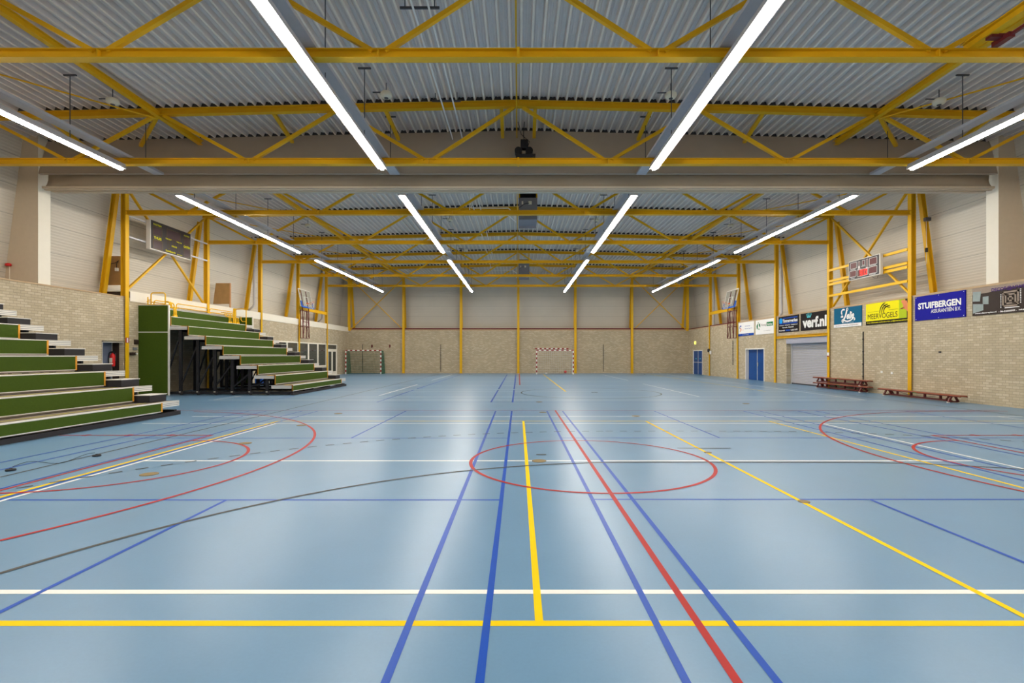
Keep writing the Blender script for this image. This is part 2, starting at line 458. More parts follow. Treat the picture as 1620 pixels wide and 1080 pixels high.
# ------------------------------------------------------------------ walls
def wall_side(sgn, opens):
    """brick wall with openings (y0, y1, z0, z1, depth)"""
    m = MB(); ys = sorted(opens)
    x0, x1 = sgn * XW, sgn * (XW + 1.2)
    y = YN
    for (a, b, z0, z1, d) in ys:
        m.box(x0, x1, y, a, 0, ZB)
        if z0 > 0: m.box(x0, x1, a, b, 0, z0)
        m.box(x0, x1, a, b, z1, ZB)
        m.box(sgn * (XW + d), x1, a, b, z0, z1)
        y = b
    m.box(x0, x1, y, YB, 0, ZB)
    return struct(m.build('wall_left' if sgn < 0 else 'wall_right', 'brick_y'))
DOORL = (18.28, 19.26, 0, 2.12, 0.5)
WINL = (31.15, 39.62, 0.75, 2.54, 0.25)
DOORL2 = (39.82, 41.95, 0, 2.54, 0.25)
wall_side(-1, [DOORL, WINL, DOORL2])
D1 = (30.89, 33.47, 0, 2.08, 0.30); D2 = (41.25, 43.53, 0, 2.07, 0.25); SH = (24.56, 28.36, 0, 2.57, 0.32)
wall_side(1, [SH, D1, D2])
struct(MB().box(-XW - 1.2, XW + 1.2, YB, YB + 1.2, 0, ZB).build('wall_back', 'brick_x'))
struct(MB().box(-XW - 1.2, XW + 1.2, YN - 0.4, YN, 0, 9.4).build('wall_near', 'brick_x'))
# tilted upper cladding, one mesh per side with its own thickness
for s, nm in ((-1, 'wall_left_cladding'), (1, 'wall_right_cladding')):
    z0, z1 = ZB + 0.02, 9.1
    a, b = s * xclad(z0), s * xclad(z1)
    m = MB(); v = []
    for y in (YN, YB + 1.2):
        v += [(a, y, z0), (b, y, z1), (b + s*0.2, y, z1), (a + s*0.2, y, z0)]
    m.add(v, [(0,1,5,4),(1,2,6,5),(2,3,7,6),(3,0,4,7),(0,3,2,1),(4,5,6,7)])
    struct(m.build(nm, 'cladding'))
m = MB(); z0, z1 = ZB + 0.02, 9.1
m.add([(-16.8,45.75,z0),(16.8,45.75,z0),(16.8,45.2,z1),(-16.8,45.2,z1),(-16.8,45.95,z0),(16.8,45.95,z0),(16.8,45.4,z1),(-16.8,45.4,z1)],
      [(0,1,2,3),(4,7,6,5),(0,4,5,1),(3,2,6,7),(0,3,7,4),(1,5,6,2)])
struct(m.build('wall_back_cladding', 'cladding'))
# ledges / trims
struct(MB().box(XW - 0.02, 16.5, YN, YB, ZB, ZB + 0.07).build('trim_1', 'ledge_wood'))
struct(MB().box(-16.5, -XW + 0.02, YN, 19.5, ZB, ZB + 0.05).build('trim_2', 'ledge_wood'))
struct(MB().box(-16.25, -XW + 0.03, 19.55, YB, 3.74, 4.14).build('trim_3', 'cream'))
struct(MB().box(-16.24, -XW + 0.04, 19.50, 19.54, 3.87, 4.10).build('trim_4', 's_brown'))
struct(MB().box(-XW, XW, YB + 0.02, YB + 0.1, ZB, ZB + 0.1).build('trim_5', 'ledge_wood'))
struct(MB().box(-XW, XW, YB + 0.0, YB + 0.16, ZB + 0.1, ZB + 0.21).build('trim_6', 'maroon'))
struct(MB().box(XW - 0.03, XW + 0.1, 34.8, YB, ZB + 0.07, ZB + 0.14).build('trim_7', 'maroon'))

# ceiling of trapezoidal steel sheet
m = MB(); prof = []; pm = []
x = -16.2
while x < 16.2:
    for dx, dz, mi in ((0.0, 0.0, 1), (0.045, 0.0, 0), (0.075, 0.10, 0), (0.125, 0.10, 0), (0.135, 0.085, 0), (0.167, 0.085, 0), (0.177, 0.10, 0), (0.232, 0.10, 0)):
        prof.append((x + dx, zceil(x + dx) + dz)); pm.append(mi)
    x += 0.262
n = len(prof); v = [(a, YN, b) for a, b in prof] + [(a, 45.4, b) for a, b in prof]
for mi in (0, 1):
    m.cur = mi; base = len(m.v)
    if mi == 0: m.add(v, [(i, i+1, n+i+1, n+i) for i in range(n-1) if pm[i] == 0])
    else:
        for i in range(n-1):
            if pm[i] == 1: m.f.append((i, i+1, n+i+1, n+i)); m.mi.append(1)
# painted shadow: dark faces closing the pans between the ribs above each truss
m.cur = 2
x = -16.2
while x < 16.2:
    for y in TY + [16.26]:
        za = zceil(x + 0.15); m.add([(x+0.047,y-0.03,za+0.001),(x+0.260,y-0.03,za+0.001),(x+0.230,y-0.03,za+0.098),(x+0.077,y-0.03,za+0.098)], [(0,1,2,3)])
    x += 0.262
struct(m.build('ceiling', ['ceiling_metal', 'ceiling_rib', 'ceiling_shadow']))
m = MB(); m.box(-17, 17, YN - 0.4, 46.1, 9.12, 9.3); struct(m.build('ceiling_roof_slab', 'ceiling_metal'))

# ------------------------------------------------------------------ windows and doors, left wall
def frame_rect(m, x, s, y0, y1, z0, z1, t=0.07, d=0.08):
    xa, xb = x, x + s * d
    m.box(xa, xb, y0, y1, z0, z0 + t); m.box(xa, xb, y0, y1, z1 - t, z1)
    m.box(xa, xb, y0, y0 + t, z0 + t, z1 - t); m.box(xa, xb, y1 - t, y1, z0 + t, z1 - t)
ys = [31.18, 32.87, 34.56, 36.24, 37.93, 39.61]
for i in range(5):
    m = MB(); frame_rect(m, -XW - 0.06, 1, ys[i], ys[i+1], 0.75, 2.55, 0.09)
    r = struct(m.build('window_%d' % (i + 1), 'cream'))
    p = B(-XW - 0.04, -XW - 0.02, ys[i] + 0.08, ys[i+1] - 0.08, 0.83, 2.47).build('pane', 'glass_dark', r)
m = MB(); frame_rect(m, -XW - 0.06, 1, 39.84, 41.93, 0.02, 2.55, 0.09); m.box(-XW-0.058, -XW+0.018, 39.93, 41.84, 2.05, 2.13)
r = struct(m.build('door_1', 'cream'))
B(-XW - 0.04, -XW - 0.02, 39.93, 41.84, 2.13, 2.46).build('transom_pane', 'glass_dark', r)
for a, b in ((39.93, 40.86), (40.90, 41.84)):
    m = MB(); frame_rect(m, -XW - 0.05, 1, a, b, 0.03, 2.05, 0.13, 0.05); m.box(-XW-0.048, -XW-0.002, a + 0.13, b - 0.13, 0.16, 0.3)
    l = m.build('door_leaf', 'cream', r)
    B(-XW - 0.035, -XW - 0.015, a + 0.12, b - 0.12, 0.3, 1.93).build('pane', 'glass_dark', l)
MB().tube([(-XW + 0.02, 40.80, 1.0), (-XW + 0.07, 40.80, 1.0), (-XW + 0.07, 40.68, 1.0)], 0.012).build('door_handle', 'alu', r)
# recessed door by the extinguisher
m = B(-XW - 0.46, -XW - 0.42, 18.30, 19.24, 0.01, 2.12)
r = struct(m.build('door_2', 'grey_door'))
MB().box(-XW - 0.42, -XW + 0.0, 18.26, 18.30, 0, 2.16).box(-XW - 0.42, -XW, 18.26, 19.26, 2.10, 2.15).build('door_frame', 'cream', r)
B(-XW - 0.46, -XW - 0.40, 19.225, 19.255, 0, 2.09).build('frame_strip', 'cream', r)
B(-XW - 0.40, -XW - 0.16, 19.225, 19.255, 0, 2.09).build('dark_panel', 's_brown', r)
# fire extinguisher hanging in the recess
ex, ey, ez = -15.56, 19.10, 1.19
r = thing('fire_extinguisher', 'red fire extinguisher with black hose hanging in the doorway at the left wall', 'fire extinguisher', (ex, ey, ez))
MB().lathe((ex, ey, ez), [(0.07, 0), (0.085, 0.02), (0.085, 0.40), (0.06, 0.46), (0.025, 0.49), (0.025, 0.53)], 20).build('cylinder', 'red', r, True)
MB().cyl((ex, ey, ez - 0.04), 0.07, 0.05, 16).build('foot_ring', 'black', r)
MB().box(ex - 0.05, ex + 0.06, ey - 0.03, ey + 0.02, ez + 0.52, ez + 0.58).build('valve', 'black', r)
MB().tube([(ex - 0.03, ey, ez + 0.55), (ex - 0.1, ey - 0.03, ez + 0.52), (ex - 0.13, ey - 0.04, ez + 0.35), (ex - 0.11, ey - 0.05, ez + 0.12)], 0.013).build('hose', 'black', r, True)
B(ex - 0.055, ex + 0.055, ey - 0.09, ey - 0.083, ez + 0.14, ez + 0.32).build('instruction_label', 'cream', r)
B(ex - 0.04, ex + 0.04, ey + 0.08, ey + 0.12, ez + 0.2, ez + 0.5).build('bracket', 'dark_metal', r)

# right wall: two blue double doors and the roller shutter
def blue_door(nm, y0, y1, z1, dep):
    m = MB(); t = 0.08
    for a, b in ((y0, y0 + t), (y1 - t, y1)): m.box(XW - 0.02, XW + dep, a, b, 0, z1 - t)
    m.box(XW - 0.02, XW + dep, y0, y1, z1 - t, z1)
    r = struct(m.build(nm, 'alu_light'))
    mid = (y0 + y1) / 2
    for a, b in ((y0 + t, mid - 0.01), (mid + 0.01, y1 - t)):
        l = B(XW + dep - 0.10, XW + dep - 0.05, a, b, 0.01, z1 - t).build('door_leaf', 'blue_door', r, bevel=0.004)
    B(XW + dep - 0.115, XW + dep - 0.10, mid - 0.035, mid + 0.035, 0.01, z1 - t).build('centre_strip', 'alu', r)
    return r, mid
r, mid = blue_door('door_3', *D1[:2], D1[3], 0.28)
MB().box(XW + 0.14, XW + 0.165, mid - 0.13, mid - 0.07, 0.92, 1.16).tube([(XW + 0.14, mid - 0.1, 1.08), (XW + 0.09, mid - 0.1, 1.08), (XW + 0.09, mid - 0.22, 1.08)], 0.012).build('door_handle', 'alu', r)
r, mid = blue_door('door_4', *D2[:2], D2[3], 0.14)
MB().box(XW + 0.0, XW + 0.02, D2[0] + 0.12, D2[1] - 0.12, 1.0, 1.05).build('push_bar', 'alu', r)
for yy in (mid - 0.5, mid + 0.5): B(XW + 0.02, XW + 0.035, yy - 0.09, yy + 0.09, 1.28, 1.38).build('exit_sticker', 's_cyan', r)
# shutter
m = MB(); z = 0.03
while z < 2.28:
    m.prism([(-0.47,0),(-0.478,0.0),(-0.492,0.022),(-0.492,0.060),(-0.478,0.078),(-0.47,0.078)], (XW + 0.78, 24.66, z), (XW + 0.78, 28.26, z)); z += 0.088
r = struct(m.build('door_5', 'shutter'))
MB().box(XW - 0.03, XW + 0.32, 24.58, 28.34, 2.27, 2.57).build('shutter_box', 'shutter_hood', r, bevel=0.01)
MB().box(XW + 0.22, XW + 0.31, 24.58, 24.70, 0, 2.28).box(XW + 0.22, XW + 0.31, 28.26, 28.34, 0, 2.28).build('guide_rail', 'alu', r)
B(XW + 0.24, XW + 0.30, 24.66, 28.26, 0.0, 0.07).build('bottom_bar', 'dark_metal', r)
o = MB().ibeam((15.25, 24.5, 2.66), (15.25, 29.45, 2.66), 0.16, 0.14).build('steel_lintel', 'yellow')
tag(o, 'yellow steel lintel spanning above the grey roller shutter', 'steel beam')

# ------------------------------------------------------------------ columns
def column(s, y, label, full=True, leg=True):
    r = thing('steel_column', label, 'steel column', (s * (XC + 0.1), y, 0), 'yellow steel columns along the side walls')
    d = 0.19
    MB().ibeam((s*(XC + d/2), y, 0.012), (s*(XC + d/2), y, ztop(XC) - 0.05), 0.18, d, up=(s, 0, 0)).build('post', 'yellow', r)
    B(s*(XC - 0.02), s*XW, y - 0.13, y + 0.13, 0, 0.012).build('base_plate', 'yellow', r)
    if leg:
        MB().ibeam((s*16.16, y, ZB + 0.08 if s > 0 else (4.15 if y > 19.5 else ZB + 0.06)), (s*15.62, y, 8.15), 0.17, 0.17, up=(s, 0, 0)).build('slanted_strut', 'yellow', r)
        B(s*16.0, s*16.3, y - 0.1, y + 0.1, 4.14 if s < 0 and y > 19.5 else ZB + 0.07, 4.165 if s < 0 and y > 19.5 else ZB + 0.09).build('foot_plate', 'yellow', r)
    return r
left_lbl = ['yellow steel column at the left wall beside the doorway with the fire extinguisher',
            'yellow steel column at the left wall rising behind the far green bleacher',
            'yellow steel column at the left wall just beyond the far end of the bleacher',
            'yellow steel column at the left wall on the near side of the left hoop',
            'yellow steel column at the left wall on the far side of the left hoop, by the white glazed door']
right_lbl = ['yellow steel column at the right wall between the yellow and the dark blue banners',
             'yellow steel column at the right wall between the verf.nl and the teal banners, beside the shutter',
             'yellow steel column at the right wall left of the black and blue banner',
             'yellow steel column at the right wall on the near side of the right hoop',
             'yellow steel column at the right wall on the far side of the right hoop']
for k in range(5):
    r = column(-1, TY[2 + k], left_lbl[k])
    if k == 0:
        q = B(-XC + 0.001, -XC + 0.006, TY[2] - 0.085, TY[2] + 0.085, 2.10, 2.30).build('fire_sign', 'red_paint', r)
        B(-XC + 0.006, -XC + 0.009, TY[2] - 0.03, TY[2] + 0.035, 2.11, 2.29).build('pictogram', 's_white', q)
    r = column(1, TY[2 + k], right_lbl[k])
    if k == 1:
        q = B(XC - 0.006, XC - 0.001, TY[3] - 0.085, TY[3] + 0.085, 1.55, 1.75).build('fire_sign', 's_white', r)
        B(XC - 0.009, XC - 0.006, TY[3] - 0.08, TY[3] + 0.08, 1.55, 1.6).build('pictogram', 'red_paint', q)
for s, nm in ((-1, 'left'), (1, 'right')):
    r = thing('steel_column', 'yellow steel column in the %s corner of the back wall' % nm, 'steel column', (s*15.2, YB, 0), 'yellow steel columns in the back corners')
    MB().ibeam((s*15.18, YB - 0.1, ZB), (s*15.18, YB - 0.1, 8.55), 0.2, 0.2, up=(0, 1, 0)).build('post', 'yellow', r)
    MB().ibeam((s*14.95, YB + 0.55, ZB + 0.22), (s*15.1, YB + 0.2, 8.4), 0.17, 0.17, up=(0, 1, 0)).build('slanted_strut', 'yellow', r)
    B(s*15.08, s*15.28, YB - 0.15, YB + 0.0, ZB - 0.03, ZB).build('base_plate', 'yellow', r)
for yy, l_ in ((9.20, 'under the roof truss nearest the camera'), (14.28, 'under the truss just in front of the rolled curtain')):
    for s in (-1, 1): column(s, yy, 'yellow steel column at the %s wall %s' % ('left' if s < 0 else 'right', l_))
bl = ['yellow gable post on the back wall, leftmost, right of the left goal', 'yellow gable post on the back wall, second from the left',
      'yellow gable post in the middle of the back wall', 'yellow gable post on the back wall right beside the right goal', 'yellow gable post on the back wall, rightmost']
for k, x in enumerate((-10.3, -5.15, 0, 5.12, 10.2)):
    r = thing('gable_post', bl[k], 'steel column', (x, YB - 0.1, 0), 'yellow gable posts on the back wall')
    MB().ibeam((x, YB - 0.1, 0.012), (x, YB - 0.1, ztop(x)), 0.2, 0.19, up=(0, 1, 0)).build('post', 'yellow', r)
    B(x - 0.14, x + 0.14, YB - 0.22, YB, 0, 0.012).build('base_plate', 'yellow', r)
    if abs(x) > 1:
        MB().ibeam((x, YB + 0.62, ZB + 0.02), (x, YB + 0.15, 8.2), 0.17, 0.17, up=(0, 1, 0)).build('slanted_strut', 'yellow', r)

# wall bracing
def brace_thing(name, label, segs, group=None, w_=0.09, parts='diagonal', mt='yellow'):
    r = thing(name, label, 'bracing', segs[0][0], group)
    for p, q in segs: MB().beam(p, q, w_, w_ * 0.7).build(parts, mt, r)
    return r
for s, nm, lb in ((-1, 'left', 'behind the dark scoreboard'), (1, 'right', 'behind the red digit scoreboard')):
    x = s * (XC + 0.12)
    brace_thing('cross_bracing', 'yellow X bracing between two %s wall columns %s' % (nm, lb),
                [((x, 19.45, 4.15 if s < 0 else 4.0), (x, 24.35, 8.3)), ((x + s*0.07, 19.45, 8.3), (x + s*0.07, 24.35, 4.15 if s < 0 else 4.0))])
    xa, xb = s * 15.05, s * 10.4
    brace_thing('cross_bracing', 'yellow X bracing on the back wall in the %s corner bay' % nm,
                [((xa, YB - 0.06, 3.95), (xb, YB - 0.06, 8.45)), ((xa, YB + 0.06, 8.45), (xb, YB + 0.06, 3.95))])
    o = MB().ibeam((s*(XC + 0.05), 34.7, 4.93), (s*(XC + 0.05), 39.6, 4.93), 0.1, 0.24).build('steel_crossbeam', 'yellow')
    tag(o, 'yellow horizontal beam between columns behind the %s hoop' % nm, 'steel beam')
for z, lb in ((5.75, 'topmost'), (5.22, 'second from top'), (5.06, 'third from top'), (4.51, 'lowest')):
    o = B(XC - 0.03, XC + 0.03, 19.44, 24.36, z - 0.055, z + 0.055).build('mounting_rail', 'yellow_rail')
    tag(o, 'yellow horizontal rail carrying the right scoreboard, %s of four' % lb, 'rail', 'yellow rails of the right scoreboard')
for z, lb in ((7.06, 'upper'), (6.24, 'lower')):
    o = B(-XC - 0.05, -XC - 0.0, 19.44, 24.36, z - 0.03, z + 0.03).build('mounting_rail', 'pipe_grey')
    tag(o, 'grey horizontal rail carrying the left scoreboard, %s of two' % lb, 'rail', 'grey rails of the left scoreboard')

# ------------------------------------------------------------------ roof trusses
tl = ['yellow roof truss nearest the camera, its bottom chord crossing the top of the picture',
      'yellow roof truss just in front of the rolled beige curtain',
      'yellow roof truss first beyond the rolled curtain, at the near heater',
      'yellow roof truss second beyond the rolled curtain',
      'yellow roof truss third beyond the rolled curtain',
      'yellow roof truss second from the back wall',
      'yellow roof truss nearest the back wall']
first = None
for k, y in enumerate(TY):
    if first is None:
        r = thing('roof_truss', tl[k], 'roof truss', (0, y, ZCH), 'yellow roof trusses across the hall')
        L_ = XC
        m = MB().ibeam((-L_, y, ZCH), (L_, y, ZCH), 0.18, 0.17)
        for j in range(-3, 3):
            xx = (j + 0.5) * NODE
            m.box(xx - 0.008, xx + 0.008, y - 0.09, y + 0.09, ZCH - 0.08, ZCH + 0.08)
        m.box(-0.025, 0.025, y - 0.10, y + 0.10, ZCH - 0.1, ZCH + 0.1)
        m.build('bottom_chord', 'yellow', r)
        for s in (-1, 1):
            MB().ibeam((0, y, ztop(0)), (s*15.5, y, ztop(15.5)), 0.16, 0.18).build('top_chord', 'yellow', r)
        for j in range(-3, 3):
            xb = (j + 0.5) * NODE
            for xt in (xb - NODE/2, xb + NODE/2):
                dx = 0.12 if xt > xb else -0.12
                MB().beam((xb + dx, y, ZCH + 0.07), (max(-15.3, min(15.3, xt)) - dx, y, ztop(xt) - 0.09), 0.085, 0.085).build('web_diagonal', 'yellow', r)
        first = r
    else:
        r = copy_tree(first); r.location = (0, y, ZCH); r['label'] = tl[k]
# longitudinal purlins
for s, nm in ((-1, 'left'), (1, 'right')):
    o = MB().ibeam((s*2*NODE, YN, ztop(10.28) - 0.08), (s*2*NODE, YB, ztop(10.28) - 0.08), 0.14, 0.16).build('roof_purlin', 'yellow')
    tag(o, 'yellow longitudinal roof beam running the length of the hall on the %s' % nm, 'steel beam')
o = MB().tube([(-0.05, YN, 8.66), (-0.05, YB, 8.66)], 0.02, 8).build('ridge_tie', 'yellow')
tag(o, 'thin yellow tie rod along the roof ridge in the middle', 'steel rod')
# wind bracing rods
for s, nm in ((-1, 'left'), (1, 'right')):
    for k in range(6):
        if k == 1: continue
        a, b = TY[k], TY[k+1]
        lb = ('nearest the camera', 'over the rolled curtain', 'first beyond the curtain', 'second beyond the curtain', 'third beyond the curtain', 'nearest the back wall')[k]
        o = MB().tube([(s*15.1, a, ztop(15.1) - 0.11), (s*10.35, b, ztop(10.35) - 0.17)], 0.022, 8).build('wind_brace', 'yellow')
        tag(o, 'thin yellow wind brace rod under the roof on the %s, %s' % (nm, lb), 'steel rod', 'thin yellow wind brace rods under the roof')
# hoist beam upper right with maroon bar
r = thing('hoist_beam', 'yellow beam with maroon bar and clamps at the top right corner', 'steel beam', (8.35, 5, ZCH + 0.2))
MB().ibeam((8.30, 1.5, 7.30), (8.30, 9.28, 7.30), 0.16, 0.16).build('beam', 'yellow', r)
MB().beam((8.52, 1.5, 7.16), (8.52, 8.9, 7.16), 0.05, 0.05).build('bar', 'maroon', r)
for y in (8.75, 7.6, 5.5):
    MB().box(8.26, 8.58, y - 0.06, y + 0.06, 7.17, 7.23).box(8.46, 8.57, y - 0.16, y + 0.16, 7.11, 7.20).build('clamp', 'maroon', r)

# knee struts between truss and curtain wall
kn = [(610, 633), (433, 467), (250, 230), (77, 143)]
kl = ['third from the middle', 'second', 'x', 'y']
def KX(px, py, y): return (px - 820) * y / FPX
pairs = [(793.5, 795.5, 'beside the ridge'), (611, 633, 'near the inner lamp line'), (434, 467, 'between the lamp lines'), (250, 230, 'at the roof beam node'), (77, 143, 'outermost')]
for s in (-1, 1):
    for a, b, lb in pairs:
        xa, xb = s * abs(KX(a, 0, 14.4)), s * abs(KX(b, 0, 16.1))
        o = MB().beam((xa, 14.37, ztop(xa) - 0.05), (xb, 15.9, ztop(xb) - 0.22), 0.10, 0.09).build('knee_strut', 'yellow')
        tag(o, 'short yellow strut before the curtain, %s half, %s' % ('left' if s < 0 else 'right', lb), 'bracing', 'short yellow struts in front of the curtain housing')

# ------------------------------------------------------------------ piers and divider curtain
for s, nm in ((-1, 'wall_pier_left'), (1, 'wall_pier_right')):
    m = MB(); z0, z1 = ZB + 0.0, 8.62
    xi, xo0, xo1 = s*15.33, s*xclad(z0), s*xclad(z1)
    m.add([(xi,15.9,z0),(xo0,15.9,z0),(xo1,15.9,z1),(xi,15.9,z1),(xi,16.32,z0),(xo0,16.32,z0),(xo1,16.32,z1),(xi,16.32,z1)],
          [(0,1,2,3),(4,7,6,5),(0,4,5,1),(3,2,6,7),(1,5,6,2)])
    m.cur = 1; m.add([(xi,15.9,z0),(xi,15.9,z1),(xi,16.32,z1),(xi,16.32,z0)], [(0,1,2,3)])
    struct(m.build(nm, ['pier_face', 'cream']))
r = thing('divider_curtain', 'beige divider curtain rolled up under its housing across the hall', 'curtain', (0, 16, 7))
m = MB(); n = 60
v = []
for i in range(n + 1):
    x = -15.36 + 30.72 * i / n
    x2 = x * 15.15 / 15.36
    v += [(x2, 15.72 + 0.012*math.sin(i*1.7), 7.35), (x, 16.22, zceil(x) - 0.0), (x2, 15.80 + 0.012*math.sin(i*1.7), 7.33), (x, 16.30, zceil(x) - 0.0)]
f = []
for i in range(n):
    a, b = 4*i, 4*i + 4
    f += [(a, b, b+1, a+1), (a+2, a+3, b+3, b+2), (a, a+2, b+2, b), (a+1, b+1, b+3, a+3)]
f += [(0,1,3,2), (4*n, 4*n+2, 4*n+3, 4*n+1)]
m.add(v, f); m.build('upper_cloth', 'curtain_cloth', r)
m = MB(); n = 150; sec = [(15.93,7.42),(15.86,7.34),(15.865,7.20),(15.865,7.07),(15.85,6.97),(15.90,6.94),(16.18,6.94),(16.22,7.05),(16.22,7.42)]
v = []
for i in range(n + 1):
    x = -15.02 + 30.04 * i / n
    for j, (y, z) in enumerate(sec):
        wob = 0.010 * math.sin(i*0.23 + j*0.9) + 0.008 * math.sin(i*0.9 + 2*j)
        ed = 0.05 * math.exp(-min(i, n-i) / 9.0) * math.sin((min(i, n-i)) * 0.5 + j)
        v.append((x, y + (wob + ed if 0 < j < 5 else 0), z))
k = len(sec); f = [(i*k+j, i*k+(j+1) % k, (i+1)*k+(j+1) % k, (i+1)*k+j) for i in range(n) for j in range(k)]
f += [tuple(range(k))[::-1], tuple(n*k + j for j in range(k))]
m.add(v, f); m.build('rolled_cloth', 'curtain_roll', r, smooth=True)
MB().box(-15.1, 15.1, 15.78, 15.85, 6.90, 6.97).box(-15.1, 15.1, 15.86, 15.93, 6.87, 6.92).box(-15.0, 15.0, 15.98, 16.14, 6.85, 6.93).build('bottom_bar', 'pier_face', r)

# black loudspeaker/motor unit in front of the curtain
sx, sy = 0.19, 15.55
r = thing('hanging_loudspeaker', 'black loudspeaker unit hanging in front of the beige curtain at the middle', 'loudspeaker', (sx, sy, 7.65))
MB().box(sx - 0.12, sx + 0.12, sy - 0.1, sy + 0.12, 8.04, 8.32).build('upper_box', 'black', r, bevel=0.02)
MB().cyl((sx - 0.19, sy - 0.12, 7.96), 0.115, 0.24, 20, axis='y').build('horn', 'black', r)
MB().cyl((sx + 0.15, sy - 0.12, 7.96), 0.115, 0.24, 20, axis='y').build('horn', 'black', r)
MB().add([(sx-0.27,sy-0.16,7.84),(sx+0.34,sy-0.16,7.84),(sx+0.34,sy+0.16,7.84),(sx-0.27,sy+0.16,7.84),
          (sx-0.27,sy-0.16,7.64),(sx+0.0,sy-0.16,7.64),(sx+0.34,sy-0.16,7.79),(sx-0.27,sy+0.16,7.64),(sx+0.0,sy+0.16,7.64),(sx+0.34,sy+0.16,7.79)],
         [(0,1,2,3),(0,4,5,6,1),(3,2,9,8,7),(0,3,7,4),(1,6,9,2),(4,7,8,5),(5,8,9,6)]).build('bracket', 'charcoal', r)
MB().tube([(sx, sy, 8.3), (sx - 0.03, sy, 8.5), (sx, sy, 8.9)], 0.012).build('hanging_cable', 'black', r)
MB().tube([(sx + 0.1, sy, 8.1), (sx + 0.16, sy + 0.05, 8.3), (sx - 0.1, sy + 0.1, 8.55), (sx - 0.2, sy, 8.9)], 0.010).build('hanging_cable', 'black', r)

# ------------------------------------------------------------------ ceiling lamps
def lamp_line(x, y0, y1, tray0, tray1, label, group):
    r = thing('linear_ceiling_light', label, 'ceiling light', (x, (y0+y1)/2, 6.9), group)
    MB().prism([(-0.055,-0.02),(-0.035,-0.045),(0.035,-0.045),(0.055,-0.02),(0.055,0.0),(-0.055,0.0)], (x, y0, 6.90), (x, y1, 6.90)).build('diffuser', 'lamp', r)
    MB().prism([(-0.125,-0.012),(-0.06,0.0),(0.06,0.0),(0.125,-0.012),(0.125,0.02),(0.09,0.13),(-0.09,0.13),(-0.125,0.02)], (x, y0 - 0.03, 6.905), (x, y1 + 0.03, 6.905)).build('housing', 'tray_grey', r)
    MB().box(x-0.15, x-0.135, tray0, tray1, 7.27, 7.33).box(x+0.135, x+0.15, tray0, tray1, 7.27, 7.33).box(x-0.15, x+0.15, tray0, tray1, 7.26, 7.272).build('cable_tray', 'tray_grey', r)
    y = y0 + 0.8; i = 0
    while y < min(y1, tray1) + 1.6:
        if tray0 < y < tray1:
            zc = zceil(x)
            MB().tube([(x, y, 7.30), (x, y, zc - 0.01)], 0.012, 6).box(x - 0.16, x + 0.16, y - 0.02, y + 0.02, zc - 0.045, zc - 0.012).build('hanger', 'dark_metal', r)
            if y < y1: MB().tube([(x, y, 7.02), (x, y, 7.27)], 0.01, 6).build('drop_rod', 'dark_metal', r)
        y += 2.54
for x, nm in ((-11.25, 'outer left'), (-3.86, 'inner left'), (3.84, 'inner right'), (11.15, 'outer right')):
    for (a, b, t0, t1, lb) in ((-1.0, 14.12, -1.2, 15.6, 'near section in front of the curtain'), (16.5, 25.6, 16.5, 26.6, 'middle section just beyond the curtain'), (27.7, 41.3, 26.8, 42.0, 'far section towards the back wall')):
        lamp_line(x, a, b, t0, t1, 'bright white strip light of the %s line, %s' % (nm, lb), 'glowing strip lights under the roof')

# detectors
dets = [(-3.5, 13.2, 'over the near hall, left of the ridge'), (4.04, 13.2, 'over the near hall, right of the ridge'), (-10.75, 13.2, 'far left over the near bleacher'), (11.15, 13.2, 'far right over the near hall'),
        (-3.5, 25.4, 'left of the ridge, just beyond the curtain'), (3.98, 25.4, 'right of the ridge, just beyond the curtain'), (-3.45, 32.8, 'left of the ridge, deep in the hall'), (3.95, 32.8, 'right of the ridge, deep in the hall'),
        (-10.9, 25.8, 'far left beyond the curtain'), (11.0, 25.8, 'far right beyond the curtain')]
for x, y, lb in dets:
    zc = zceil(x)
    r = thing('smoke_detector', 'round cream smoke detector under the ceiling, ' + lb, 'smoke detector', (x, y, zc - 0.35), 'round smoke detectors under the roof')
    MB().lathe((x, y, zc - 0.42), [(0.07, 0), (0.13, 0.02), (0.15, 0.06), (0.15, 0.12), (0.12, 0.15)], 24).build('head', 'cream_plastic', r, True)
    MB().lathe((x, y, zc - 0.432), [(0.05, 0), (0.055, 0.014)], 16).build('lens_ring', 'dark_metal', r)
    MB().tube([(x, y, zc - 0.28), (x, y, zc - 0.02)], 0.012, 6).box(x - 0.36, x + 0.05, y - 0.015, y + 0.015, zc - 0.28, zc - 0.26).build('hanger', 'dark_metal', r)

# heaters
def heater(y, label):
    x = 0.40
    r = thing('air_heater', label, 'air heater', (x, y, 7.2), 'grey air heaters hanging at the ridge')
    MB().box(x-0.38, x+0.38, y, y+1.1, 7.2, 8.1).build('casing', 'heater', r, bevel=0.015)
    m = MB()
    for k in range(5): m.beam((x-0.34, y+0.12, 8.14+0.06*k), (x+0.34, y+0.12, 8.14+0.06*k), 0.06, 0.012, up=(0, 0.5, 1))
    m.box(x-0.36, x+0.36, y+0.2, y+1.0, 8.1, 8.42); m.build('louvre', 'black', r)
    for s in (-1, 1): MB().box(x + s*0.36 - 0.03, x + s*0.36 + 0.03, y+0.1, y+0.16, 8.1, 8.9).build('hanging_strap', 'yellow', r)
    B(x+0.02, x+0.15, y-0.03, y, 7.82, 7.95).build('gas_valve', 'cream_plastic', r)
    B(x-0.26, x-0.2, y-0.02, y, 7.82, 7.95).build('data_label', 'cream', r)
    MB().tube([(x-0.36, y-0.02, 7.68), (x-0.2, y-0.05, 7.8), (x-0.05, y-0.04, 7.86), (x+0.05, y-0.03, 7.86)], 0.012).build('supply_hose', 'black', r)
    B(x-0.375, x+0.375, y+1.1, y+1.14, 7.12, 7.4).build('outlet_panel', 'grey_metal', r)
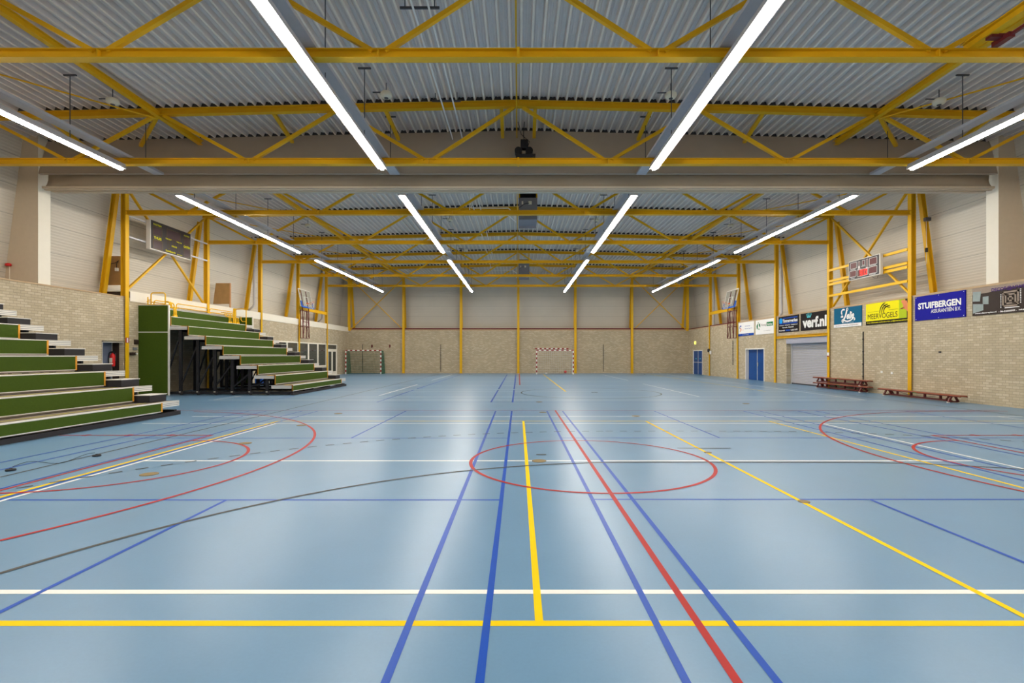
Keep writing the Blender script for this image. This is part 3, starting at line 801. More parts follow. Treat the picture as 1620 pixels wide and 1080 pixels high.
heater(20.5, 'grey box air heater hanging at the ridge just beyond the curtain')
heater(35.2, 'grey box air heater hanging at the ridge deep in the hall')

# white pipes under the roof
for x, lb in ((-2.12, 'left one of the pair'), (-1.80, 'right one of the pair')):
    o = MB().tube([(x, YN, 8.60), (x, 16.1, 8.60)], 0.022, 8).build('roof_pipe', 'white')
    tag(o, 'thin white pipe under the roof before the curtain, ' + lb, 'pipe', 'thin white pipes before the curtain')
    o = MB().tube([(x, 16.5, 8.60), (x, 36.5, 8.60), (x, 36.55, 8.3)], 0.022, 8).build('roof_pipe', 'white')
    tag(o, 'thin white pipe under the roof beyond the curtain, ' + lb, 'pipe', 'thin white pipes beyond the curtain')
for y in (6.3, 10.1, 13.8):
    lb = {6.3: 'nearest the camera', 10.1: 'in the middle', 13.8: 'nearest the curtain'}[y]
    o = MB().box(-2.4, -1.6, y-0.02, y+0.02, 8.635, 8.675).tube([(-2.3, y, 8.67), (-2.3, y, 8.9)], 0.01, 6).tube([(-1.7, y, 8.67), (-1.7, y, 8.9)], 0.01, 6).build('pipe_bracket', 'dark_metal')
    tag(o, 'dark bracket bar holding the two white roof pipes, ' + lb, 'bracket', 'dark pipe bracket bars')
for y, lb in ((20.0, 'the near heater'), (34.7, 'the far heater')):
    for dz, l2 in ((7.52, 'upper'), (7.22, 'lower')):
        o = MB().tube([(-1.95, y, 8.58), (-1.95, y, dz + 0.08), (-1.88, y, dz), (-0.4, y, dz), (-0.1, y + 0.6, dz - 0.1)], 0.018, 8).build('branch_pipe', 'white')
        tag(o, '%s thin white branch pipe leading to %s' % (l2, lb), 'pipe', 'white branch pipes')

# downpipes
def downpipe(s, y, zt, label, elbow):
    pts = [(s*15.62, y, zt), (s*15.78, y, 4.75)]
    pts = [(s*15.72, y, zt), (s*15.72, y, 4.1), (s*15.68, y, 4.02)]
    if elbow: pts = [(s*15.72, y, zt), (s*15.72, y, 4.62), (s*15.78, y, 4.5), (s*16.12, y, 4.22)]
    o = MB().tube(pts + ([] if elbow else [(s*15.6, y - 0.02, 3.99)]), 0.065, 14).build('rain_pipe', 'pipe_grey', None, True)
    tag(o, label, 'pipe', 'grey rain pipes on the side walls')
downpipe(-1, 29.62, 8.4, 'grey rain pipe with a bent foot beside the column beyond the bleacher, left wall', True)
downpipe(-1, 39.95, 8.4, 'grey rain pipe beyond the left hoop', True)
downpipe(1, 29.72, 8.4, 'grey rain pipe above the black and blue banner, right wall', False)
downpipe(1, 40.05, 8.4, 'grey rain pipe beyond the right hoop', False)

# plywood partitions on the left ledge
def ply(y, z0, z1, label, post):
    r = thing('plywood_board', label, 'wooden board', (-15.8, y, z0), 'upright plywood boards on the left ledge')
    a0, a1 = -xclad(z0) + 0.06, -xclad(z1) + 0.06
    MB().add([(a0,y,z0),(-15.42,y,z0),(-15.42,y,z1),(a1,y,z1),(a0,y+0.02,z0),(-15.42,y+0.02,z0),(-15.42,y+0.02,z1),(a1,y+0.02,z1)],
             [(0,1,2,3),(4,7,6,5),(0,4,5,1),(3,2,6,7),(0,3,7,4),(1,5,6,2)]).build('board', 'plywood', r)
    B(-15.42, -15.36, y - 0.02, y + 0.05, 4.14, z1).build('edge_post', 'timber', r)
    return r
r = ply(19.62, 4.38, 5.52, 'plywood board with a white socket hanging on it, behind the column by the doorway', 0)
MB().box(-15.84, -15.74, 19.55, 19.62, 4.92, 5.05).build('wall_socket', 'white', r)
MB().tube([(-15.79, 19.58, 5.05), (-15.78, 19.56, 5.2), (-15.72, 19.58, 5.33), (-15.85, 19.6, 5.25), (-16.1, 19.6, 5.2), (-16.18, 19.6, 4.9)], 0.012).build('cord', 'black', r)
ply(26.6, 4.36, 5.47, 'plain plywood board on the left ledge above the far bleacher', 1)

# scoreboards -------------------------------------------------------
_txt = {}
def text_geo(s, bold=0.0, shear=0.0):
    key = (s, bold, shear)
    if key in _txt: return _txt[key]
    cu = bpy.data.curves.new('t', 'FONT'); cu.body = s; cu.size = 1.0; cu.offset = bold; cu.shear = shear
    cu.resolution_u = 3
    ob = bpy.data.objects.new('t', cu); C.objects.link(ob)
    dg = bpy.context.evaluated_depsgraph_get(); dg.update()
    me = bpy.data.meshes.new_from_object(ob.evaluated_get(dg))
    vv = [(p.co.x, p.co.y) for p in me.vertices]; ff = [tuple(p.vertices) for p in me.polygons]
    bpy.data.objects.remove(ob); bpy.data.curves.remove(cu); bpy.data.meshes.remove(me)
    xs = [a for a, b in vv]; ys_ = [b for a, b in vv]
    x0, x1, y0, y1 = min(xs), max(xs), min(ys_), max(ys_)
    vv = [((a-x0)/(x1-x0), (b-y0)/(y1-y0)) for a, b in vv]
    _txt[key] = (vv, ff); return _txt[key]

class Sub(MB): pass
class Board:
    """a flat board on a side wall; u runs left to right as read, v up, d out of the board"""
    def __init__(self, s, y_left, z0, x):
        self.s, self.yl, self.z0, self.x = s, y_left, z0, x
    def P(self, u, v, d):
        if self.s > 0: return (self.x - d, self.yl - u, self.z0 + v)
        return (self.x + d, self.yl + u, self.z0 + v)
    def poly(self, pts, d=0.004, m=None, t=0.003):
        m = m or MB(); n = len(pts)
        v = [self.P(a, b, d) for a, b in pts] + [self.P(a, b, d - t) for a, b in pts]
        m.add(v, [tuple(range(n)), tuple(range(2*n-1, n-1, -1))] + [(i, n+i, n+(i+1) % n, (i+1) % n) for i in range(n)])
        return m
    def rect(self, u0, u1, v0, v1, d=0.004, m=None, t=0.003): return self.poly([(u0,v0),(u1,v0),(u1,v1),(u0,v1)], d, m, t)
    def ring(self, u0, u1, v0, v1, w_, d=0.006, m=None):
        m = m or MB()
        self.rect(u0,u1,v0,v0+w_,d,m); self.rect(u0,u1,v1-w_,v1,d,m); self.rect(u0,u0+w_,v0,v1,d,m); self.rect(u1-w_,u1,v0,v1,d,m)
        return m
    def text(self, s, u0, u1, v0, v1, d=0.006, m=None, bold=0.0, shear=0.0):
        if m is not None and not isinstance(m, Sub): m.subs = getattr(m, 'subs', []); q = Sub(); m.subs.append(q); self.text(s, u0, u1, v0, v1, d, q, bold, shear); return m
        m = m or MB(); vv, ff = text_geo(s, bold, shear)
        m.add([self.P(u0 + a*(u1-u0), v0 + b*(v1-v0), d) for a, b in vv], ff); return m
    def stroke(self, pts, w_, d=0.007, m=None):
        m = m or MB()
        q = []
        for i, p in enumerate(pts):
            a = pts[max(i-1, 0)]; b = pts[min(i+1, len(pts)-1)]
            dx, dy = b[0]-a[0], b[1]-a[1]; l = math.hypot(dx, dy) or 1
            ww = w_[i] if isinstance(w_, (list, tuple)) else w_
            q.append((p, (-dy/l*ww/2, dx/l*ww/2)))
        for i in range(len(q)-1):
            (p, a), (r_, b) = q[i], q[i+1]
            v = [self.P(p[0]+a[0], p[1]+a[1], d), self.P(p[0]-a[0], p[1]-a[1], d), self.P(r_[0]-b[0], r_[1]-b[1], d), self.P(r_[0]+b[0], r_[1]+b[1], d)]
            m.add(v, [(0,1,2,3)])
        return m
    def disc(self, u, v, ru, rv, d=0.006, m=None, n=24):
        return self.poly([(u + ru*math.cos(2*PI*k/n), v + rv*math.sin(2*PI*k/n)) for k in range(n)], d, m)
def bez(p0, p1, p2, p3, n=14):
    out = []
    for k in range(n+1):
        t = k/n; a, b, c_, d = (1-t)**3, 3*t*(1-t)**2, 3*t*t*(1-t), t**3
        out.append((a*p0[0]+b*p1[0]+c_*p2[0]+d*p3[0], a*p0[1]+b*p1[1]+c_*p2[1]+d*p3[1]))
    return out

# left scoreboard: 2.53 x 1.19
Y0, W, Z0, H = 20.3, 2.53, 5.96, 1.19
r = thing('scoreboard', 'large dark scoreboard with yellow lettering THUIS and GASTEN on the left wall', 'scoreboard', (-15.05, Y0 + W/2, Z0))
B(-15.17, -15.0, Y0, Y0 + W, Z0, Z0 + H).build('casing', 'alu_light', r, bevel=0.005)
for yy in (Y0 + 0.3, Y0 + W - 0.3): B(-15.20, -15.17, yy - 0.03, yy + 0.03, Z0 + 0.02, Z0 + H - 0.02).build('bracket', 'pipe_grey', r)
b = Board(-1, Y0, Z0, -15.0)
b.rect(0.03, W-0.03, 0.03, H-0.0, 0.004).build('face', 'score_black', r)
m = MB()
b.ring(0.14,0.66,0.62,0.97,0.012,0.008,m); b.ring(0.14,0.70,0.05,0.42,0.012,0.008,m)
b.ring(0.95,1.80,0.65,1.06,0.012,0.008,m); b.ring(1.02,1.13,0.22,0.60,0.010,0.008,m); b.ring(1.30,1.48,0.44,0.66,0.010,0.008,m)
b.ring(1.66,1.78,0.20,0.58,0.010,0.008,m); b.ring(2.02,2.40,0.62,0.97,0.012,0.008,m); b.ring(2.02,2.44,0.07,0.44,0.012,0.008,m)
m.build('field_outline', 's_outline', r)
m = MB()
for (u0, u1, v0, v1) in ((0.15,0.65,0.63,0.96),(0.15,0.69,0.06,0.41),(0.96,1.79,0.66,1.05),(2.03,2.39,0.63,0.96),(2.03,2.43,0.08,0.43)): b.rect(u0,u1,v0,v1,0.006,m)
m.build('display', 's_lcd', r)
m = MB()
for s_, u0, u1, v0, v1, bo in (('FOUTEN',0.16,0.62,1.02,1.09,0.02),('THUIS',0.19,0.62,0.46,0.57,0.03),('TIME-OUT',0.86,1.24,0.60,0.655,0.02) ,('TIME-OUT',1.54,1.90,0.60,0.655,0.02),
                           ('PERIODE',1.24,1.58,0.345,0.41,0.03),('FOUTEN',2.03,2.38,1.00,1.06,0.02),('GASTEN',2.01,2.44,0.48,0.58,0.03),('Scoreboards',0.88,1.48,0.08,0.17,0.03),('service',1.58,1.92,0.07,0.12,0.02)):
    b.text(s_, u0, u1, v0, v1, 0.010, m, bo)
m.build('lettering', 's_text_yellow', r)

# right scoreboard: 1.97 x 0.85
W, Z0, H = 1.97, 4.98, 0.86; YL = 22.62
r = thing('scoreboard', 'small scoreboard with glowing red digits and white outlines on the right wall', 'scoreboard', (15.05, YL - W/2, Z0))
B(15.0, 15.12, YL - W, YL, Z0, Z0 + H).build('casing', 'alu_light', r, bevel=0.005)
for yy in (YL - 0.3, YL - W + 0.3): B(15.12, XC - 0.03, yy - 0.03, yy + 0.03, Z0 + 0.02, Z0 + H - 0.02).build('bracket', 'yellow_rail', r)
b = Board(1, YL, Z0, 15.0)
b.rect(0.03, W-0.05, 0.03, H-0.03, 0.004).build('face', 'score_black', r)
m, q, g = MB(), MB(), MB()
F = [(0.13,0.55,0.50,0.78),(0.08,0.52,0.14,0.42),(1.34,1.80,0.47,0.77),(1.30,1.80,0.10,0.40)]
for u0,u1,v0,v1 in F: b.ring(u0,u1,v0,v1,0.016,0.008,m); b.rect(u0+0.01,u1-0.01,v0+0.01,v1-0.01,0.006,q)
for u0,u1,v0,v1 in ((0.64,0.76,0.44,0.76),(0.90,1.06,0.55,0.77),(1.14,1.26,0.40,0.78)): b.ring(u0,u1,v0,v1,0.014,0.008,m); b.rect(u0+0.01,u1-0.01,v0+0.01,v1-0.01,0.006,q)
b.ring(0.60,1.24,0.09,0.40,0.014,0.008,m); b.rect(0.61,1.23,0.10,0.39,0.006,q)
m.build('field_outline', 's_white', r); q.build('display', 's_maroon', r)
# seven segment digits "90" style glowing
def seven(b, u0, v0, w_, h_, segs, m, d=0.011, t=0.03):
    hh = h_/2
    S = {'a': (u0, u0+w_, v0+h_-t, v0+h_), 'g': (u0, u0+w_, v0+hh-t/2, v0+hh+t/2), 'd': (u0, u0+w_, v0, v0+t),
         'f': (u0, u0+t, v0+hh, v0+h_), 'e': (u0, u0+t, v0, v0+hh), 'b': (u0+w_-t, u0+w_, v0+hh, v0+h_), 'c': (u0+w_-t, u0+w_, v0, v0+hh)}
    for k in segs: b.rect(*S[k], d, m)
m = MB(); seven(b, 0.76, 0.12, 0.17, 0.24, 'abfgcd', m, t=0.042); seven(b, 1.03, 0.12, 0.17, 0.24, 'abcdef', m, t=0.042); m.build('red_digit', 'led_red', r)
m = MB()
for s_, u0, u1, v0, v1 in (('FOUTEN',0.14,0.46,0.44,0.485),('THUIS',0.16,0.42,0.06,0.11),('TIME OUT',0.58,0.84,0.355+0.04,0.43),('PERIODE',0.84,1.10,0.49,0.53),('TIME OUT',1.10,1.36,0.34+0.02,0.39),('FOUTEN',1.36,1.74,0.415,0.455),('GASTEN',1.34,1.72,0.045,0.09)):
    b.text(s_, u0, u1, v0, v1, 0.010, m, 0.02)
b.disc(0.70, 0.51, 0.05, 0.06, 0.010, m); m.build('lettering', 's_white', r)
MB().tube([(15.14, 20.95, 5.0), (15.14, 21.0, 4.88), (15.14, 21.2, 4.9), (15.14, 21.3, 4.98)], 0.008).build('cable', 'black', r)

# ------------------------------------------------------------------ sponsor banners on the right wall
SZ = 2.93; SH_ = 0.91
def banner(yl, yr, base, label, name='sponsor_banner'):
    yl, yr = S(yl), S(yr)
    o = B(XW - 0.032, XW - 0.003, yr, yl, SZ, SZ + SH_)
    root = thing(name, label, 'banner', (XW - 0.03, (yl + yr)/2, SZ), 'sponsor banners on the right wall')
    o.build('panel', base, root)
    return root, Board(1, yl, SZ, XW - 0.032), yl - yr
# 1 white with blue band
r, b, W = banner(34.78, 32.5, 's_white', 'white sponsor banner with a blue strip along its bottom edge')
b.rect(0, W, 0, 0.15).build('blue_strip', 's_midblue', r)
m = MB(); b.stroke(bez((0.44,0.66),(0.30,0.72),(0.18,0.60),(0.25,0.50)), 0.07, m=m); b.disc(0.40,0.68,0.06,0.05,m=m)
b.text('Stichting Beter', 1.0, 1.78, 0.60, 0.67, m=m, bold=0.01); b.text('Samen Sporten', 1.0, 2.05, 0.43, 0.50, m=m, bold=0.01); m.build('blue_lettering', 's_midblue', r)
m = MB(); b.stroke(bez((0.30,0.50),(0.50,0.52),(0.48,0.36),(0.26,0.33)), 0.08, m=m); b.text('sport', 0.6, 0.86, 0.36, 0.42, m=m); m.build('orange_lettering', 's_orange', r)
m = MB(); b.text('www.beter-samen-sporten.nl', 0.6, 1.55, 0.045, 0.10, 0.008, m, 0.02); m.build('white_lettering', 's_white', r)
# 2 white with green logo
r, b, W = banner(32.25, 29.95, 's_white', 'white sponsor banner with a green round logo and green box')
m = MB(); b.poly([(0.16+0.0, 0.40), (0.13,0.52), (0.17,0.62), (0.27,0.68), (0.33,0.68), (0.30,0.5), (0.27,0.34), (0.2,0.34)], 0.006, m)
b.poly([(0.42,0.66),(0.55,0.70),(0.62,0.55),(0.58,0.44),(0.46,0.52)], 0.006, m); b.disc(0.36,0.74,0.05,0.04,m=m); b.poly([(0.38,0.30),(0.52,0.30),(0.44,0.44)],0.006,m)
b.rect(1.42, 2.18, 0.48, 0.72, 0.005, m); m.build('green_logo', 's_green', r)
m = MB(); b.text('Konig', 0.78, 1.34, 0.47, 0.64, m=m); b.text('www.konigadvies.nl', 1.0, 1.9, 0.18, 0.23, m=m, bold=0.01); m.build('dark_lettering', 's_grey', r)
m = MB(); b.text('Advies', 1.5, 2.1, 0.52, 0.66, 0.009, m, 0.02); m.build('white_lettering', 's_white', r)
# 3 black timmerwerken
r, b, W = banner(29.42, 27.3, 's_black', 'black sponsor banner reading Timmerwerken in white and blue')
m = MB(); b.rect(0.5, W-0.12, 0.77, 0.83, m=m); b.rect(0.12, W-0.12, 0.47, 0.53, m=m); b.rect(0.78, 1.25, 0.06, 0.15, m=m); m.build('blue_bar', 's_midblue', r)
m = MB(); b.poly([(0.1,0.53),(0.1,0.75),(0.2,0.83),(0.42,0.80),(0.46,0.6),(0.36,0.53)], 0.006, m); m.build('light_blue_logo', 's_sky', r)
m = MB(); b.text('Timmerwerken', 0.48, W-0.1, 0.55, 0.74, 0.008, m, 0.03); b.text('Dakkapel - Badkamer - Onderhoud', 0.12, W-0.12, 0.36, 0.43, m=m, bold=0.03)
b.text('Renovatie - Maatwerk', 0.45, 1.62, 0.24, 0.31, m=m, bold=0.03); b.text('Beverwijk', 0.1, 0.72, 0.05, 0.15, m=m, bold=0.03); b.text('Tel. 06 24 51 68 78', 1.30, W-0.12, 0.06, 0.15, m=m, bold=0.03)
m.build('white_lettering', 's_white', r)
# 4 verf.nl
r, b, W = banner(27.12, 24.62, 's_black', 'black sponsor banner reading verf.nl with a small turquoise crown')
m = MB(); b.text('verf.nl', 0.2, W-0.2, 0.13, 0.70, 0.006, m, 0.045); m.build('white_lettering', 's_white', r)
m = MB(); b.poly([(0.62,0.66),(0.92,0.66),(0.96,0.72),(0.60,0.72)], 0.008, m)
for k, u in enumerate((0.56, 0.67, 0.78, 0.89, 1.0)):
    b.poly([(0.68+0.05*k-0.03,0.70),(0.68+0.05*k+0.03,0.70),(u+0.02,0.80+0.02*(2-abs(k-2))),(u-0.02,0.80+0.02*(2-abs(k-2)))], 0.008, m); b.disc(u,0.84+0.02*(2-abs(k-2)),0.03,0.025,0.009,m)
m.build('crown', 's_cyan', r)
# 5 de Lelie
r, b, W = banner(24.25, 22.3, 's_teal', 'teal sponsor banner with white script lettering de Lelie')
b.rect(0, W, 0, 0.15).build('white_strip', 's_white', r)
m = MB()
b.stroke(bez((0.62,0.60),(0.50,0.72),(0.62,0.88),(0.80,0.80)), 0.075, m=m); b.stroke(bez((0.95,0.80),(0.90,0.55),(0.80,0.40),(0.66,0.30)), 0.10, m=m)
b.stroke([(0.66+0.06*math.cos(a/10*2*PI), 0.30+0.06*math.sin(a/10*2*PI)) for a in range(11)], 0.05, m=m)
b.stroke([(0.98+0.06*math.cos(a/10*2*PI), 0.82+0.05*math.sin(a/10*2*PI)) for a in range(11)], 0.04, m=m)
b.stroke(bez((0.76,0.32),(1.0,0.20),(1.25,0.28),(1.42,0.40)), 0.06, m=m); b.stroke(bez((1.42,0.40),(1.55,0.36),(1.5,0.28),(1.42,0.30)), 0.05, m=m)
b.text('elie', 0.93, 1.45, 0.36, 0.70, m=m, bold=0.04, shear=0.35); b.text('de', 0.52, 0.70, 0.45, 0.58, m=m, bold=0.05, shear=0.3)
b.text('FEESTELIJK ETEN EN DRINKEN', 0.62, 1.42, 0.185, 0.21, m=m, bold=0.02); m.build('white_script', 's_white', r)
m = MB(); b.text('Specialist in feestelijke gelegenheden!', 0.14, W-0.2, 0.04, 0.11, 0.008, m, 0.01); m.build('small_lettering', 's_grey', r)
# 6 Meervogels
r, b, W = banner(22.02, 19.55, 's_yellow', 'yellow sponsor banner reading MEERVOGELS with a hand at its right end')
b.rect(0, W, 0, 0.16).build('black_strip', 's_black', r)
m = MB(); b.rect(1.9, 2.3, 0.16, SH_, 0.004, m); m.build('photo_area', 's_lime', r)
m = MB(); b.poly([(2.22,0.91),(W,0.91),(W,0.16),(2.3,0.16),(2.30,0.62)], 0.006, m); m.build('dark_photo_area', 's_brown', r)
m = MB(); b.poly([(2.02,0.82),(2.06,0.89),(2.12,0.84),(2.16,0.90),(2.22,0.88),(2.24,0.82),(2.30,0.84),(2.34,0.74),(2.36,0.60),(W,0.38),(W,0.22),(2.32,0.44),(2.18,0.52),(1.98,0.56),(1.94,0.52),(2.12,0.56),(2.12,0.66),(2.08,0.74)], 0.009, m); m.build('printed_hand', 's_skin', r)
m = MB(); b.text('MEERVOGELS', 0.12, 1.82, 0.24, 0.46, m=m, bold=0.0)
b.rect(0.12, 0.8, 0.545, 0.553, 0.006, m); b.rect(1.35, 1.85, 0.545, 0.553, 0.006, m)
for k in range(3):
    o_ = 0.11*k
    b.stroke(bez((0.84+o_,0.46),(0.84+o_,0.66),(0.98+o_,0.84-0.05*k),(1.16+o_*1.2,0.86-0.07*k)), [0.03+0.02*math.sin(PI*i/14) for i in range(15)], m=m)
    b.stroke([(1.02+o_, 0.79-0.05*k), (1.16+o_, 0.76-0.06*k), (1.22+o_,0.78-0.06*k)], 0.022, m=m)
m.build('black_lettering', 's_black', r)
m = MB(); b.text('Voor informatie reclameborden: pr@meervogelshal.nl', 0.08, W-0.08, 0.045, 0.115, 0.008, m, 0.02); m.build('yellow_lettering', 's_yellow', r)
# 7 Stuifbergen
r, b, W = banner(19.30, 17.12, 's_blue', 'dark blue sponsor banner reading STUIFBERGEN ASSURANTIËN B.V.')
m = MB(); b.text('STUIFBERGEN', 0.16, W-0.16, 0.42, 0.66, m=m, bold=0.04); b.text('ASSURANTIËN B.V.', 0.75, W-0.17, 0.24, 0.405, m=m, bold=0.01)
for u in (0.06, W/2, W-0.06):
    for v_ in (0.05, 0.87): b.disc(u, v_, 0.013, 0.013, 0.006, m, 10)
m.build('white_lettering', 's_white', r)
# 8 decor banner
r, b, W = banner(16.86, 14.5, 's_brown', 'dark brown sponsor banner with a square maze logo at the right picture edge')
m = MB(); b.rect(0, W, 0.80, SH_, 0.004, m); b.poly([(0.0,0.70),(0.6,0.72),(1.3,0.80),(0,0.80)], 0.004, m); m.build('pale_area', 's_taupe', r)
m = MB(); b.text('DECOR@AFWERKING', 0.68, 2.2, 0.70, 0.84, 0.008, m, 0.03); m.build('purple_lettering', 's_purple', r)
m = MB()
b.poly([(0.02,0.48),(0.28,0.46),(0.32,0.78),(0.03,0.80)], 0.006, m); b.poly([(0.03,0.08),(0.40,0.16),(0.40,0.36),(0.03,0.40)], 0.006, m); b.poly([(0.38,0.36),(0.58,0.34),(0.58,0.60),(0.38,0.60)], 0.006, m); m.build('printed_photo', 's_photo', r)
m = MB(); cx, cy = 1.30, 0.44
for k, hw in enumerate((0.26, 0.175, 0.09)):
    hv = hw * 0.92; b.ring(cx-hw, cx+hw, cy-hv, cy+hv, 0.045, 0.007, m)
b.rect(cx-0.26,cx-0.05,cy+0.12,cy+0.15,0.007,m); b.rect(cx+0.05,cx+0.26,cy-0.15,cy-0.12,0.007,m); m.build('maze_logo', 's_taupe', r)
m = MB(); b.text('www.decoraplex.nl', 0.10, 0.85, 0.04, 0.095, m=m, bold=0.03); b.text('- 06-22000000 -', 0.92, 1.5, 0.04, 0.095, m=m, bold=0.03); b.text('info@decoraplex.nl', 1.56, 2.25, 0.04, 0.095, m=m, bold=0.03)
for k in range(9): b.rect(0.98, 1.01, 0.18+0.05*k, 0.205+0.05*k, 0.007, m); b.rect(1.60, 1.63, 0.28+0.05*k, 0.305+0.05*k, 0.007, m)
b.rect(1.12, 1.58, 0.155, 0.18, 0.007, m); m.build('white_lettering', 's_white', r)

# ------------------------------------------------------------------ wall tracks and small fittings
def strip(name, box, mt, label, cat, group=None):
    o = B(*box).build(name, mt); return tag(o, label, cat, group)
def track(x0, x1, y0, y1, z0, z1, label):
    r = thing('wall_track', label, 'wall rail', ((x0+x1)/2, (y0+y1)/2, z0), 'dark vertical rails on the brick walls')
    B(x0, x1, y0, y1, z0, z1).build('rail', 'charcoal', r)
    zz = z0 + 0.3
    cx, cy = (x0+x1)/2, (y0+y1)/2
    for k in range(4):
        B(cx - 0.028, cx + 0.028, cy - 0.028, cy + 0.028, zz, zz + 0.05).build('clamp', 'black', r); zz += (z1 - z0) / 4.2
track(XW - 0.035, XW, 22.01, 22.045, 0.35, 2.66, 'dark vertical rail on the right wall behind the stacked benches')
track(XW - 0.035, XW, 35.39, 35.42, 0.92, 2.66, 'dark vertical rail on the right wall under the right hoop')
for x, lb in ((-14.0, 'seen through the left goal'), (-6.98, 'between the second and third posts from the left'), (7.64, 'right of the right goal')):
    track(x - 0.02, x + 0.02, YB - 0.035, YB, 0.15, 2.6, 'dark vertical rail on the back wall, ' + lb)
for k, (x, z) in enumerate(((-13.15, 2.35), (-11.55, 2.35))):
    o = MB().box(x - 0.06, x + 0.06, YB - 0.06, YB, z, z + 0.22).box(x - 0.03, x + 0.03, YB - 0.14, YB - 0.06, z - 0.05, z + 0.05).build('wall_hook', 'maroon')
    tag(o, 'dark red hook on the back wall, %s' % ('above the left goal' if k == 0 else 'right of the left goal'), 'hook', 'dark red hooks on the back wall')
r = thing('exit_lamp', 'small yellow-green lit exit lamp above the far blue door', 'exit light', (XW - 0.05, 42.8, 2.6))
MB().box(XW - 0.05, XW, 42.68, 42.92, 2.56, 2.82).build('backplate', 'cream_plastic', r); MB().cyl((XW - 0.12, 42.8, 2.69), 0.13, 0.07, 20, r2=0.14, axis='x').build('lens', 'exit_lit', r)
r = thing('wall_alarm', 'small grey alarm beside a white box on the far right column', 'alarm', (15.15, 39.5, 2.0))
MB().cyl((15.08, 39.62, 2.0), 0.14, 0.1, 16, axis='x').build('sounder', 'charcoal', r); B(15.1, 15.2, 39.2, 39.35, 1.7, 1.98).build('box', 'white', r)
r = thing('red_alarm_button', 'small red alarm sounder on the beige pier at the left picture edge', 'alarm', (-16.2, 15.85, 4.45))
MB().lathe((-16.2, 15.82, 4.45), [(0.07, 0), (0.08, 0.02), (0.075, 0.07), (0.04, 0.09)], 16).build('dome', 'red', r, True); MB().tube([(-16.2, 15.86, 4.46), (-16.2, 15.86, 4.0)], 0.01).build('cable', 'cream', r)
strip('nameplate', (-XW, -XW + 0.02, 19.78, 20.08, 2.05, 2.24), 's_brown', 'dark rectangular plate on the left brick wall beside the tall green panel', 'sign')
strip('key_switch', (-XW, -XW + 0.05, 19.72, 19.90, 1.83, 1.93), 'grey_metal', 'small grey switch box on the left brick wall under the dark plate', 'switch')
r = thing('wall_sensor', 'brown box with a white knob on the left brick wall below the switch', 'wall device', (-XW, 19.7, 1.6))
B(-XW, -XW + 0.08, 19.55, 19.80, 1.62, 1.73).build('box', 's_brown', r); MB().cyl((-XW + 0.08, 19.8, 1.675), 0.03, 0.05, 12, axis='x').build('knob', 'white', r)
for k, (y, z, lb) in enumerate(((20.92, 0.87, 'left'), (20.35, 0.85, 'right'))):
    o = MB().box(XW - 0.02, XW, y - 0.05, y + 0.05, z, z + 0.09).build('wall_socket', 'white')
    tag(o, 'small white wall socket on the right wall below the yellow banner, %s of two' % lb, 'socket', 'white wall sockets below the yellow banner')
o = MB().box(XW - 0.02, XW, 17.98, 18.08, 1.7, 1.76).build('wall_bolt', 'charcoal'); tag(o, 'small dark wall plug below the dark blue banner', 'wall plug')
r = thing('pull_cord', 'thin grey cord with a black weight beside the right column nearest the curtain', 'cord', (15.55, 18.9, 5.5))
MB().tube([(15.6, 19.05, 6.8), (15.6, 19.03, 5.1)], 0.006).build('cord', 'pipe_grey', r)
B(15.57, 15.63, 19.0, 19.07, 5.55, 5.72).build('weight', 'black', r); B(15.55, 15.75, 19.0, 19.12, 6.75, 6.88).build('bracket', 'dark_metal', r)

